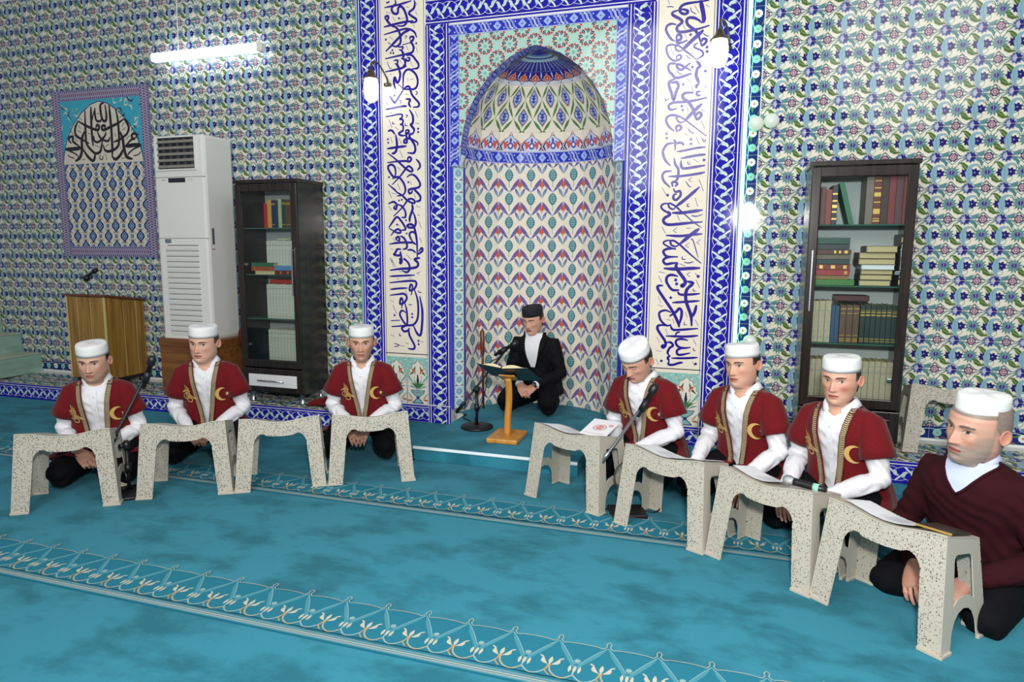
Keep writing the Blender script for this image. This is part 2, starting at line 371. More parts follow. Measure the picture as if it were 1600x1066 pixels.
def ogee():
    """medallion tile of the left panel's lower field"""
    a = Art((-.0993, .0993, -.0993, .0993)); a.slab(-.0993, .0993, -.0993, .0993, .005, '#d6d3c2')
    for x, y in ((0, 0), (-.1, -.1), (.1, -.1), (-.1, .1), (.1, .1)):
        P = [(0, .075), (.02, .045), (.05, .02), (.056, 0), (.05, -.02), (.02, -.045), (0, -.075), (-.02, -.045), (-.05, -.02), (-.056, 0), (-.05, .02), (-.02, .045)]
        a.poly([(x+p*.9, y+q*.95) for p, q in P], '#25276e'); a.poly([(x+p*.55, y+q*.58) for p, q in P], '#8fb4bf'); a.poly([(x+p*.42, y+q*.42) for p, q in P], '#2a3f86'); a.disc(x, y, .014, '#6fa3ad', 10); a.star(x, y, .01, .004, 4, '#c9b2a0')
        for k in range(8): a.disc(x+.04*cos(k*pi/4)*.75, y+.04*sin(k*pi/4), .0035, '#5a78b8', 6)
    for x, y in ((-.1, 0), (.1, 0), (0, -.1), (0, .1)):
        a.scal(x, y, .015, .005, 7, '#3a4a9c'); a.disc(x, y, .008, '#7fa6c0', 8)
        for s in (-1, 1):
            for q in (-1, 1):
                a.leaf((x+s*.012, y+q*.02), (x+s*.03, y+q*.045), .005, ('#7a4f40', '#6f7340')[(s*q+1)//2], .3*s*q); a.disc(x+s*.038, y+q*.03, .0045, '#b0735a', 6)
                a.stroke([(x+s*.01, y+q*.012), (x+s*.034, y+q*.03), (x+s*.02, y+q*.06)], .002, '#5b7f6e')
    return a
def knot():
    """purple lattice border tile of the left panel, 0.1 wide"""
    a = Art((-.0496, .0496, -.0993, .0993)); a.slab(-.0496, .0496, -.0993, .0993, .006, '#4b4880')
    for k in range(-4, 5):
        y = k*.025
        a.stroke([(-.044, y-.02), (-.015, y), (-.03, y+.012)], .0065, '#b9b4c6'); a.stroke([(.044, y-.02), (.015, y), (.03, y+.012)], .0065, '#b9b4c6')
        a.stroke([(-.012, y-.01), (0, y+.004), (.012, y-.01)], .0065, '#c7a9b4'); a.disc(0, y+.01, .004, '#8d5a78', 6); a.disc(.032*(1 if k % 2 else -1), y, .004, '#8d5a78', 6)
    for s in (-1, 1): a.rect(s*.047-.0015, s*.047+.0015, -.1, .1, '#a59fc0')
    return a
CAL_R='15:138,3198 70,3194 -3,3191 -38,3184 -59,3165 -58,3141 -40,3125 -16,3122 -4,3135 -16,3146 -41,3154 -76,3150;16:-76,3150 -106,3143 -113,3129 -94,3113 -59,3092 -41,3071 -58,3054 -74,3041 -76,3021 -61,3005 -21,3002 38,3009 87,3016 145,3030;23:77,3204 88,3165 100,3116 106,3077 103,3049;16:95,3049 70,3073 35,3091 0,3092 -11,3074 -3,3049 28,3022 58,2995 79,2955 96,2905;14:91,2915 101,2900 125,2917 127,2938 104,2943 98,2924;21:107,3003 74,2974 31,2939 -7,2904 -31,2881;10:-31,2881 -51,2873 -76,2885 -82,2910 -62,2911 -37,2894 -16,2875 25,2843 66,2808;10:66,2808 95,2823 111,2836 103,2861 73,2878 47,2894 57,2913 76,2916;14:-82,3056 -118,3064 -145,3052 -152,3028 -140,2998 -114,2961 -88,2944;15:-78,2939 -75,2977 -60,2986 -45,2975 -49,2951 -69,2948 -73,2938 -63,2928 -38,2931 1,2944;11:-32,2891 -57,2908 -93,2920 -128,2921 -145,2905 -141,2875 -125,2840 -94,2813 -69,2811 -49,2819 -39,2833 -50,2848 -70,2840 -69,2816;14:27,2789 3,2771 -21,2753 -41,2745 -62,2761 -68,2781 -48,2782 -12,2762 34,2734;13:-63,2786 -93,2793 -121,2790 -127,2766 -116,2735 -90,2704;16:66,2800 92,2764 73,2741 70,2693;-13:20,2979;-13:40,2758;-13:135,2885;-13:137,2856;-13:130,2725;5:-38,3057 -16,3016;5:-23,2990 -4,2957;5:39,3174 73,3119;5:10,3163 23,3133 54,3113;5:-114,2898 -90,2849;5:23,2896 44,2844;5:-154,3181 -127,3181 -102,3174;5:-146,3227 -130,3196;5:114,3172 139,3153;5:103,2984 123,2965 148,2958;5:-5,2845 11,2822 31,2818;5:-71,2747 -45,2720 -25,2714;15:-122,2747 -101,2721 -69,2692 -10,2702 37,2716;16:-69,2689 -114,2672 -118,2643 -101,2597 -82,2541 -66,2595 -52,2633 -63,2661 -88,2663 -109,2660;18:71,2733 70,2694 92,2644;14:92,2639 73,2630 76,2610;12:104,2589 79,2585 80,2566 105,2559;14:150,2544 77,2531 7,2523 -78,2523 -113,2508 -112,2483 -92,2474 -57,2480;17:55,2582 5,2585 -20,2569 -9,2541 22,2520 54,2473 74,2418 85,2392;15:73,2428 87,2397 113,2420 110,2440 90,2442 81,2422;19:117,2504 60,2453 2,2391;10:2,2391 -23,2380 -48,2394 -57,2419 -39,2424 -9,2407 23,2383 156,2279;14:-29,2423 -75,2435 -116,2430 -130,2403 -113,2362 -71,2322;14:-51,2314 -57,2349 -42,2361 -24,2353 -26,2335 -46,2323;13:-74,2264 -58,2243 -62,2210;13:-58,2238 -17,2239 3,2220;-12:-18,2644;-12:-23,2495;-12:-16,2467;-12:-124,2307;-12:-121,2276;-12:50,2261;-12:51,2229;6:38,2628 55,2577;6:11,2496 27,2450;6:1,2687 32,2658;6:115,2388 142,2330;6:24,2340 50,2309 76,2303;6:84,2275 111,2221;6:5,2306 26,2287;6:-141,2559 -137,2539 -112,2555;6:109,2470 139,2446;6:122,2271 143,2240 152,2259;6:122,2627 148,2608;13:154,2203 90,2198 5,2184 -46,2178;15:157,2151 92,2146 -18,2129;16:155,2075 95,2067 35,2059 -1,2060 -14,2086 -13,2116;14:157,2027 97,2016 -14,2004 -101,2004;17:-58,2240 -59,2189;15:-68,2240 -114,2234 -139,2202 -145,2172 -126,2120 -88,2078;15:-64,2133 -53,2087 -31,2051 -34,1989 -53,1969;14:-67,1929 -71,1960 -48,1964 -35,1948 -52,1931;14:-77,2042 -123,2038 -143,2013 -131,1971 -83,1924;14:-62,1918 -46,1892 -15,1897 -9,1866 -38,1835 -59,1846 -55,1872 -35,1876;18:123,1924 62,1869 3,1819 -37,1789;11:-37,1789 -57,1768 -83,1779 -94,1805 -79,1810 -42,1789 -5,1757 53,1707;12:-84,1810 -125,1808 -145,1790 -129,1764 -86,1737 -91,1716 -122,1708;17:153,1760 77,1751 6,1741 -66,1742;-14:-101,1870;-14:146,2113;6:-145,1930 -112,1873;6:23,1967 50,1931 65,1926;6:116,1980 152,1893;6:94,1848 116,1786;6:70,2124 109,2097;6:35,2110 36,2089 57,2086;6:43,2099 56,2104;6:42,1808 43,1787 60,1787;6:42,1800 57,1808;6:73,1720 109,1715 154,1729;6:43,1975 68,1992;6:43,1975 69,1961;15:126,1749 4,1743 -63,1741;17:-95,1755 -78,1731 -119,1703 -123,1677 -96,1658 -45,1658 58,1668 154,1675;7:19,1738 88,1675 150,1633;15:157,1589 92,1584 0,1574 -104,1579;20:135,1628 81,1587 -3,1514;12:-3,1514 -28,1498 -60,1508 -69,1535 -46,1540 -19,1524 8,1503 77,1441 156,1376;10:-51,1543 -98,1540 -120,1524 -96,1503 -28,1474;15:-28,1482 -75,1482 -111,1471 -115,1450 -88,1424 -10,1422;15:-57,1419 -98,1413 -116,1392 -97,1368 -55,1374 -9,1380;19:-9,1377 -23,1356 -6,1319 48,1246 34,1208 23,1213 44,1230;19:152,1342 70,1338 -17,1332 -111,1336;16:-5,1279 -52,1289 -83,1275 -87,1238 -59,1192;16:59,1243 105,1231 65,1198;-15:-21,1252;-15:-13,1223;-15:139,1281;6:-29,1725 -4,1681;6:-135,1643 -107,1593;6:-53,1613 -23,1637;6:-53,1613 -27,1598;6:39,1631 75,1629;6:73,1722 112,1716 152,1729;6:75,1548 93,1540 134,1415;6:38,1504 66,1524;6:38,1504 65,1488;6:117,1527 146,1548;6:117,1527 143,1512;6:21,1427 21,1406 45,1404;6:33,1383 69,1378 104,1389;6:57,1293 82,1312;6:57,1293 80,1278;6:118,1305 134,1279;6:125,1255 153,1197;6:-146,1279 -121,1232;6:-145,1311 -102,1301;6:2,1372 44,1356;15:-86,1239 -65,1200 -38,1177 8,1178;14:-5,1168 16,1145 87,1147 157,1155;14:156,1102 57,1092 -41,1083;19:104,1217 66,1189 55,1142 64,1083 99,990 106,913;17:103,977 124,1018 135,1071;17:-111,1209 -147,1205 -146,1178 -101,1112 -32,1013 11,927 15,900;16:12,906 29,974 30,1021 13,1041 -12,1013 -57,981;13:-45,1009 -85,1024 -124,1013 -133,989 -115,942 -74,910 -41,918;14:-48,911 -27,881 32,883 155,897;14:157,844 67,833 -78,831;10:26,866 0,858 -6,838;16:-61,910 -127,911 -143,890 -125,853 -83,793 -79,759 -95,742 -105,755 -89,766;14:-76,780 -43,785 -23,762 -48,740 -61,706 -50,686;14:-40,686 -59,664 -45,645;14:-48,644 -51,617 -18,615 28,632 54,636;14:84,805 48,813 9,808 -4,784 17,754 57,746 105,753;14:50,745 11,730 9,702 32,693 104,711;13:160,680 73,670 -33,665;-13:-52,1120;-13:-105,640;-13:-13,1224;-13:146,631;5:-144,1127 -123,1077;5:-146,1063 -105,1051;5:56,1016 74,973;5:130,961 157,912;5:-83,886 -65,842;5:-144,822 -123,778;5:122,816 147,767;5:-147,656 -124,609;5:-148,718 -107,710;5:-33,965 -22,925;5:108,1193 108,1174 128,1174;5:53,945 53,921 73,922;5:125,752 127,732 145,731;5:123,647 140,614;5:-76,957 -46,951'
CAL_L='15:116,3426 122,3396 110,3362 69,3336 91,3309 132,3281 126,3261 79,3258;13:93,3423 0,3408 -59,3401 -148,3395;16:-52,3443 -47,3418 -83,3381 -66,3344 -31,3341 -24,3380 0,3390 28,3360 51,3298 44,3259 15,3241 -38,3246;15:108,3270 21,3268 -68,3259 -157,3247;15:-132,3295 -143,3321 -119,3329 -114,3309 -126,3294 -103,3267 -97,3246;15:-86,3245 -50,3237 -21,3199 -8,3153 -11,3112 -41,3089 -83,3095;13:135,3140 113,3187 55,3215 -15,3211 -158,3188;17:84,3207 25,3190 -22,3154 -143,3057;15:77,3130 77,3150 106,3148 100,3123 83,3115 105,3077 99,3038 64,3025 -31,3015 -150,3001;12:6,3096 77,3108;11:-30,3081 12,3080 -1,3056 -24,3063;16:-1,3056 17,3019 10,2994;14:40,3012 87,3011 121,2975 147,2938 138,2908 85,2904;13:46,2996 69,2989 63,2970 39,2976 40,2992;15:-7,2995 22,2983 30,2952 9,2923 -21,2909;12:-73,2982 -37,2980 -44,2952 -62,2959;15:-38,2952 -21,2920;-11:-140,3149;-11:130,3098;-11:-83,3062;-11:-99,3043;-11:-75,3039;-11:-20,3302;-11:-123,3430;-11:-108,3434;5:128,3410 145,3384;5:124,3344 144,3309;5:-75,3320 -55,3283;5:102,3248 119,3219;5:41,3088 61,3048;5:126,3071 144,3024;5:-25,2994 -5,2959;5:77,2963 97,2921;5:-133,2979 -110,2926 -92,2925;5:-115,3131 -113,3116 -95,3112;5:28,3162 48,3160 30,3139;5:-108,3166 -76,3148;5:40,3384 69,3376;5:-20,3295 33,3302;5:-134,3361 -95,3345;13:-153,2899 -45,2912 27,2927 33,2947;16:-50,2953 -27,2910 -16,2869 -28,2823 -47,2809 -64,2851 -73,2826 -71,2790 -59,2758;10:-35,2796 6,2759;14:6,2744 10,2821 14,2867 38,2898 73,2901 120,2864 139,2812 130,2767 100,2748 36,2752 12,2751;14:12,2754 36,2770 65,2766 88,2703 146,2638 139,2610 92,2607;14:6,2744 -61,2660 -79,2659 -114,2710;13:39,2618 -2,2620 -153,2603;14:28,2676 70,2668 57,2638 75,2606;16:62,2591 91,2538 90,2486 72,2471 101,2433 89,2394;13:-154,2545 -15,2559 -10,2527 -28,2523 2,2511 -5,2480 -23,2481 1,2469 0,2433 -36,2414;14:-138,2429 -102,2435 -72,2402;-12:137,2437;-12:137,2411;6:-138,2867 -115,2811;6:112,2578 135,2525;6:-127,2526 -98,2456;6:-91,2505 -92,2487 -71,2486;6:22,2487 22,2468 43,2465;6:-78,2723 -72,2702 -60,2722;6:49,2839 54,2813;6:72,2822 102,2830;6:118,2732 135,2715 117,2701;6:26,2714 53,2710;6:-31,2674 -11,2657 -26,2640;6:26,2551 44,2545 29,2528;6:-71,2462 -39,2435;6:114,2485 149,2473;6:-111,2873 -93,2879;6:-152,2660 -128,2638;6:-117,2575 -99,2576;6:-24,2591 -9,2587;17:-67,2400 -56,2336 -61,2278 -82,2253 -107,2251;16:33,2304 -51,2299 -148,2290;14:0,2449 -1,2428 -37,2409 -19,2392 23,2388;15:23,2406 29,2429 53,2426 47,2405 29,2406 34,2369 34,2333 10,2334 16,2354 58,2363 129,2329 128,2302;16:94,2398 76,2399 58,2379 99,2319 110,2272 92,2246 38,2251;14:-148,2178 -53,2185 25,2185 55,2179 73,2200 55,2216 40,2201 49,2185;14:-143,2255 -65,2199 18,2127 66,2100 84,2110 66,2134 36,2138 -31,2065 -106,1998;14:115,2198 144,2166 149,2134 125,2108;15:-92,2056 -73,2082 -78,2136 -108,2161 -139,2148 -134,2116 -92,2061 -44,2057 -2,2011 15,1957 -4,1915 -65,1905;15:-105,2046 -56,2058;15:29,2056 71,2076 113,2056 148,2002 135,1971 75,1961 45,1951 51,1924 75,1935 75,1961;16:87,1961 135,1918 158,1882;8:-142,2004 -70,1954;-11:-138,2366;-11:-135,2337;-11:-134,2060;-11:43,2015;6:-116,2386 -96,2335;6:-38,2372 -12,2321;6:-31,2272 -5,2213;6:-57,2007 -33,1953;6:-140,1950 -111,1887;6:90,1924 107,1883;6:-54,2140 -27,2113;6:-110,1930 -73,1922;6:58,2020 70,1993;14:-143,2004 -65,1938 -11,1905 31,1867 85,1844 100,1855 85,1874 55,1880 31,1867 -12,1814 -99,1739;15:-146,1842 -97,1858 -67,1836 -74,1798 -92,1809 -79,1831;14:-61,1838 -18,1819 11,1776 10,1732 -26,1730;15:151,1891 145,1865 109,1857;15:-144,1647 -106,1695 -69,1733 -33,1706 12,1635 -34,1624;17:73,1839 78,1796 53,1732 49,1689;16:78,1780 95,1742 106,1688 88,1651 45,1646 27,1662 58,1673 88,1651 110,1559 115,1477 114,1396;14:-144,1641 -65,1603 -34,1608 -52,1632 -83,1624 -127,1581;15:-66,1537 -78,1559 -54,1570 -48,1542 -66,1540;15:-41,1578 -5,1559 19,1515 18,1477 -19,1466;15:-141,1509 -61,1521 25,1523 80,1521 104,1505;14:80,1521 50,1570 51,1602 81,1610 99,1591;16:-31,1466 -68,1466 -87,1438 -99,1422 -50,1416 -37,1449;15:-43,1449 -32,1395 -45,1361;13:-20,1389 22,1362;13:24,1461 67,1461 103,1439;15:127,1450 157,1478 163,1456 133,1434 109,1428;16:84,1379 144,1396;-11:-45,1868;-11:-19,1874;-11:17,1705;-11:21,1597;-11:-67,1671;6:-141,1823 -114,1788;6:130,1699 157,1640;6:138,1564 158,1521;6:-106,1564 -91,1531;6:-140,1394 -113,1357;6:108,1820 150,1811;6:122,1753 143,1739;6:-58,1673 -40,1657;6:17,1425 59,1379;6:-129,1476 -105,1460;15:-45,1364 -44,1388 -27,1372 -40,1348 -54,1363;15:-8,1396 35,1348 43,1301 16,1276 -28,1288;17:-141,1290 -46,1303 61,1310 114,1325 119,1357 89,1385 133,1401;13:-146,1239 -47,1245 91,1253;15:-147,1185 -48,1196 77,1205 104,1182 85,1141 41,1124 50,1172 68,1157 53,1084;15:81,1141 111,1053 118,965 108,883 72,837 18,827 -137,811;13:-144,1128 -67,1138 23,1144;15:-145,1079 -68,1089 -14,1094 13,1067 -6,1026 -51,1008 -41,1057 -24,1033 -38,972;14:-6,1018 11,945 9,831 -53,910 -34,952 2,936;13:-140,862 -54,869;17:133,1078 154,966 152,852 137,754 106,761 72,825;15:9,826 -37,804 -19,776 17,782 35,807;15:26,799 34,741 78,661 69,628 15,629;-12:-105,910;-12:60,926;-12:61,898;-12:116,700;-12:117,671;6:-138,1395 -104,1319;6:-125,1391 -86,1315;6:-119,998 -84,921;6:109,1270 140,1282;6:109,1270 131,1258;6:0,1127 18,1087;6:120,1126 129,1110 151,1110;6:30,1010 39,1003 61,1007;6:-60,758 -61,737 -42,738;6:-141,1038 -114,1023;6:-143,742 -111,727;6:-117,669 -67,654 -117,635;6:-67,654 -17,647;6:-7,678 24,671;6:132,697 159,690;6:-55,1283 -33,1279;6:-79,1218 -56,1219;6:33,1232 60,1229'
CAL_E='29:459,2429 372,2433 267,2425;19:393,2495 412,2525 381,2541 352,2522 361,2497 385,2490 344,2485 259,2422;11:450,2420 369,2399 301,2359 292,2341;25:215,2564 240,2490 249,2404 275,2329 345,2305;17:323,2602 297,2542 200,2492 125,2470;20:273,2680 313,2626 321,2584 292,2530;20:273,2680 198,2644 114,2618 30,2591 -3,2593 -4,2624 33,2628 30,2597;20:177,2773 194,2693 198,2553 189,2455 144,2408 60,2387 12,2401 -8,2451;22:100,2820 105,2698 108,2557 105,2434 96,2330;22:96,2336 135,2310 195,2345 241,2404;20:52,2822 59,2731 50,2676 13,2678 -6,2734 -6,2820 37,2838;17:-2,2691 -29,2671 -69,2682 -81,2732 -78,2799;10:-79,2793 -116,2709 -129,2667;20:-126,2814 -133,2710 -138,2568 -134,2444;20:-205,2782 -212,2671 -217,2572 -215,2472 -162,2408 -107,2374 -47,2391 -25,2452 -13,2488;20:-303,2688 -223,2647 -134,2611 -61,2592 -41,2625 -65,2639 -84,2609;19:-303,2688 -343,2628 -349,2572 -310,2532 -181,2471;25:-233,2585 -270,2512 -280,2412 -312,2344 -376,2308;22:-270,2424 -210,2347 -155,2307 -129,2325 -115,2375;29:-493,2427 -398,2426 -287,2431;19:-409,2480 -440,2513 -420,2543 -382,2539 -390,2504 -358,2478 -294,2438;11:-476,2420 -377,2384 -329,2351;17:-116,2542 -112,2493 -72,2479 -20,2501 25,2536 40,2572;17:-67,2577 -42,2527 4,2494 61,2485 85,2521;8:269,2716 218,2692;8:286,2600 240,2575;8:324,2523 281,2488;8:-295,2725 -252,2692;8:-320,2602 -272,2577;8:-371,2560 -328,2527;8:-367,2522 -322,2495;8:23,2431 66,2454;8:-116,2456 -52,2428;8:355,2333 412,2343 454,2372;8:-472,2375 -440,2352 -382,2337;8:-405,2606 -376,2554;8:362,2594 351,2558;8:-50,2360 -62,2323 -29,2315 -18,2352;8:9,2370 28,2307;8:-302,2651 -277,2612;8:266,2647 243,2606;8:-184,2570 -160,2557;8:149,2555 154,2518;8:-243,2448 -234,2410;8:203,2430 209,2406;8:-290,2318 -247,2323;8:208,2313 258,2321;8:-54,2746 -30,2745'
# ------------------------------------------------------------ setting: floor, wall, ledge
YW, YM, CX, WTOP = 5.243, 5.2, -1.515, 3.88
fm = mat('teal_carpet', '#2b87a0', .95, spec=.06, sheen=.04)
nt = fm.node_tree; b = nt.nodes['Principled BSDF']
tc = nt.nodes.new('ShaderNodeTexCoord'); n1 = nt.nodes.new('ShaderNodeTexNoise'); n2 = nt.nodes.new('ShaderNodeTexNoise'); n3 = nt.nodes.new('ShaderNodeTexNoise')
mp = nt.nodes.new('ShaderNodeMapping'); mp.inputs['Scale'].default_value = (1, 1.6, 1)
nt.links.new(tc.outputs['Object'], mp.inputs[0])
n1.inputs['Scale'].default_value = 2.6; n1.inputs['Detail'].default_value = 6; n1.inputs['Roughness'].default_value = .62; n1.inputs['Distortion'].default_value = .15
n2.inputs['Scale'].default_value = 420; n3.inputs['Scale'].default_value = .7
for n in (n1, n3): nt.links.new(mp.outputs[0], n.inputs[0])
nt.links.new(tc.outputs['Object'], n2.inputs[0])
cr = nt.nodes.new('ShaderNodeValToRGB'); nt.links.new(n1.outputs[0], cr.inputs[0])
cr.color_ramp.elements[0].position = .38; cr.color_ramp.elements[0].color = C('#256c7d'); cr.color_ramp.elements[1].position = .54; cr.color_ramp.elements[1].color = C('#35859a')
hs = nt.nodes.new('ShaderNodeHueSaturation'); nt.links.new(cr.outputs[0], hs.inputs['Color'])
ma = nt.nodes.new('ShaderNodeMath'); ma.operation = 'MULTIPLY_ADD'; ma.inputs[1].default_value = .5; ma.inputs[2].default_value = .75
nt.links.new(n2.outputs[0], ma.inputs[0]); nt.links.new(ma.outputs[0], hs.inputs['Value']); nt.links.new(hs.outputs[0], b.inputs['Base Color'])
bp = nt.nodes.new('ShaderNodeBump'); bp.inputs['Strength'].default_value = .5; bp.inputs['Distance'].default_value = .004
nt.links.new(n2.outputs[0], bp.inputs['Height']); nt.links.new(bp.outputs[0], b.inputs['Normal'])
bm = BM(); box(bm, -9, 3.2, -1.0, 5.9, -.08, 0)
floor = tag(obj('floor', bm, m=fm), kind='structure')
def carpet_border(yb):
    a = Art(dz=1.2e-5); x0, x1 = -8.2, 2.6; W, T2, T3, G = '#b9b7a6', '#2c7d93', '#5f9aa4', '#b4915f'
    a.rect(x0, x1, yb-.035, yb-.022, '#1d667c'); a.rect(x0, x1, yb-.022, yb+.012, '#4d8794')
    a.rect(x0, x1, yb-.014, yb-.008, '#9a9fa0'); a.rect(x0, x1, yb-.002, yb+.003, '#b7b09d'); a.rect(x0, x1, yb+.012, yb+.016, '#8d9ba0')
    y = lambda v: yb+v
    k0 = int((x0+1.018)/.1829)-1
    for k in range(k0, int((x1+1.018)/.1829)+1):
        px = -1.018+.1829*k
        q = lambda P: [(px+u*.1829, yb+v) for u, v in P]
        a.poly(q([(-.5, .262), (-.4, .235), (0, .238), (.4, .235), (.5, .262), (.5, .02), (-.5, .02)]), '#2a7489')
        a.poly(q([(-.5, .245), (-.36, .21), (-.2, .165), (-.06, .12), (0, .10), (.06, .12), (.2, .165), (.36, .21), (.5, .245), (.4, .195), (.22, .14), (.06, .095), (0, .083), (-.06, .095), (-.22, .14), (-.4, .195)]), '#4a8c9b')
        a.stroke(q([(-.5, .245), (-.36, .212), (-.2, .166), (-.06, .122), (0, .12), (.06, .122), (.2, .166), (.36, .212), (.5, .245)]), .0026, '#8aa9aa', 3)
        a.stroke(q([(-.47, .255), (-.40, .238), (-.28, .243), (0, .246), (.28, .243), (.40, .238), (.47, .255)]), .0034, '#a9ada2', 3)
        a.stroke(q([(-.53, .255), (-.55, .268), (-.5, .282), (-.45, .268), (-.47, .255)]), .0034, '#a9ada2', 3)
        a.disc(px, yb+.135, .012, '#86a9aa', 6)
        # interlaced arcs below tulips
        for s in (-1, 1):
            a.stroke(q([(s*.5, .085), (s*.44, .05), (s*.3, .026), (s*.15, .024), (0, .05)]), .0062, ('#a99f86', '#8ea6a4')[s > 0], 3)
        a.stroke(q([(0, .05), (-.01, .075), (.03, .095)]), .004, '#9db3ae', 3)
        for u in (-.09, 0, .09): a.leaf((px+u*.1829, yb+.062), (px+u*.2, yb+.105), .006, W)
        for u in (-.5,):
            X = px+u*.1829
            a.disc(X, yb+.082, .008, G, 6)
            a.leaf((X, yb+.085), (X, yb+.135), .0075, W)
            for s in (-1, 1):
                a.leaf((X+s*.006, yb+.085), (X+s*.03, yb+.128), .0085, W, -.2*s); a.leaf((X+s*.026, yb+.12), (X+s*.046, yb+.135), .004, W)
            a.stroke([(X, yb+.08), (X-.008, yb+.05), (X+.012, yb+.026)], .005, G, 3)
    return a
for yb in (2.095, 3.375):
    me = carpet_border(yb).mesh('carpet_border', WOVEN); obj('carpet_border', me, floor, (0, 0, .0006))
bm = BM(); box(bm, -8.6, -3.03, YW+.0015, YW+.2, -.05, WTOP); box(bm, .012, 3.0, YW+.0015, YW+.2, -.05, WTOP); box(bm, -3.03, .012, YW+.0015, YW+.2, 3.43, WTOP)
wall = tag(obj('wall_back', bm, m=GROUT), kind='structure')
FL = floral(); flm = FL.mesh('tile', GLAZE)
PANEL = (-6.468, -5.268, 1.48, 2.98)                       # left calligraphy field keeps these tiles out
spots = []
for r in range(18):
    z = .38+.2*r
    for k in range(12): spots.append((.224+.2*k, z))
    for k in range(27):
        x = -3.168-.2*k
        if PANEL[0] < x < PANEL[1] and PANEL[2]-.1 < z < PANEL[3]: continue
        spots.append((x, z))
spots.sort(key=lambda s: hypot(s[0], YW) + (.0 if s[0] > 0 else .4))
spots = [s for s in spots if not (.5 < s[0] < .98 and .4 < s[1] < 1.9)] + [s for s in spots if (.5 < s[0] < .98 and .4 < s[1] < 1.9)]
for i, (x, z) in enumerate(spots[:300]): obj('tile', flm, wall, (x, YW+.006, z), UP)
o = obj('tile_field', FL.merged('tile_field', GLAZE, spots[300:]), wall, (0, YW+.006, 0), UP); tag(o, kind='stuff')
# small rosette border along the foot of the wall
fs = flowerstrip(.09); fsm = fs.mesh('border_tile', GLAZE)
for k in range(12): obj('border_tile', fsm, wall, (.224+.2*k, YW+.006, .2365), (pi/2, pi/2, 0))
for k in range(26): obj('border_tile', fsm, wall, (-3.168-.2*k, YW+.006, .2365), (pi/2, pi/2, 0))
# rosette strip beside the niche frame and the pale edge on the other side
f2 = flowerstrip(.083).mesh('rosette_tile', GLAZE)
for r in range(19): obj('rosette_tile', f2, wall, (.081, YW+.006, .24+.2*r), UP)
bm = BM(); box(bm, -3.068, -3.045, YW-.002, YW+.006, .15, WTOP); obj('edge_trim', bm, wall, m=mat('pale_blue_trim', '#6fa9bd', .3))
# low ledge along the wall
LF, LH = 4.765, .145
def lz(y): return LH+(y-LF)/(YW-LF)*.04
chm = chain(.2).mesh('border_tile', GLAZE)
ledges = []
for n, (x0, x1) in enumerate(((-8.4, -3.06), (.035, 2.9))):
    bm = BM(); v = [bm.verts.new(p) for p in ((x0, LF+.008, -.02), (x1, LF+.008, -.02), (x1, LF+.008, LH-.006), (x0, LF+.008, LH-.006), (x0, YW+.005, -.02), (x1, YW+.005, -.02), (x1, YW+.005, .179), (x0, YW+.005, .179))]
    for f in ((0, 1, 2, 3), (5, 4, 7, 6), (3, 2, 6, 7), (1, 5, 6, 2), (4, 0, 3, 7), (0, 4, 5, 1)): bm.faces.new([v[i] for i in f])
    ledges.append(tag(obj('trim_%d' % (n+1), bm, m=GROUT), kind='structure'))
# ledge front tile: the chain laid along x, cut to the ledge height
class Turn(Art):
    def poly(s, P, col): Art.poly(s, [(-p[1], p[0]*.74-.006) for p in P], col)
def ledge_chain():
    a = chain(.2, False, Turn, (-.0992, .0992, -.0715, .0715), False)
    Art.poly(a, [(-.1, .052), (.1, .052), (.1, .058), (-.1, .058)], '#e6e6ec'); return a
lcm = ledge_chain().mesh('border_tile', GLAZE)
top = floral(); ltm = top.mesh('tile', GLAZE)
ang = atan2(.04, YW-LF)
half = floral(.2, -.1, .1, -.1, .073).mesh('tile_cut', GLAZE)
for n, (x0, cnt, sg) in enumerate(((-3.168, 22, -1), (.147, 13, 1))):
    for k in range(cnt):
        x = x0+sg*.2*k
        obj('border_tile', lcm, ledges[n], (x, LF+.008, .0715), UP)
        obj('tile', ltm, ledges[n], (x, LF+.103, lz(LF+.103)-.006), (ang, 0, 0))
        obj('tile', half, ledges[n], (x, LF+.305, lz(LF+.305)-.006), (ang, 0, 0))
# ------------------------------------------------------------ prayer niche
MB = Vector((CX, YM, 0))
mih = thing('mihrab', 'tiled prayer niche with half dome, blue chain borders and calligraphy bands in the wall', 'prayer niche', MB)
def mp_(name, me, x, y, z, rot=UP, m=None): return obj(name, me, mih, (x-CX, y-YM, z), rot, m)
NA, NB, NY = .62, .47, 5.33                                # niche ellipse
bm = BM(); B_ = YM+.008
for s in (-1, 1):
    x0, x1 = sorted((s*1.52, s*.705)); box(bm, x0, x1, .0033, .62, 0, 3.43)
    x0, x1 = sorted((s*.705, s*.64)); box(bm, x0, x1, .12, .62, 0, 3.43)
box(bm, -.70, .70, .0033, .05, 3.2, 3.9); box(bm, -1.52, 1.52, .0033, .04, 3.43, 3.9); box(bm, -.7, .7, .6, .66, 0, 3.43)
obj('niche_body', bm, mih, (0, 0, 0), m=GROUT)
cm = chain(.2).mesh('chain_tile', GLAZE); cut7 = chain(.07).mesh('chain_tile_cut', GLAZE); rowz = [.255+.2*r for r in range(18)]
for x in (-1.415, -.805, .805, 1.415):
    for z in rowz:
        if abs(x) < 1 and z > 3.2:
            if z < 3.3: mp_('chain_tile_cut', cut7, CX+x, YM+.008, 3.19)
            continue
        mp_('chain_tile', cm, CX+x, YM+.008, z)
cut = chain(.148).mesh('chain_tile_cut', GLAZE)
for s in (-1, 1):
    for x in (1.415, .805): mp_('chain_tile', cut, CX+s*x, YM+.008, .074)
    for x in (1.21, 1.01): mp_('chain_tile', lcm, CX+s*x, YM+.008, .074)
for k in range(-4, 5): mp_('chain_tile', cm, CX+.2*k, YM+.008, 3.325, (pi/2, pi/2, 0))
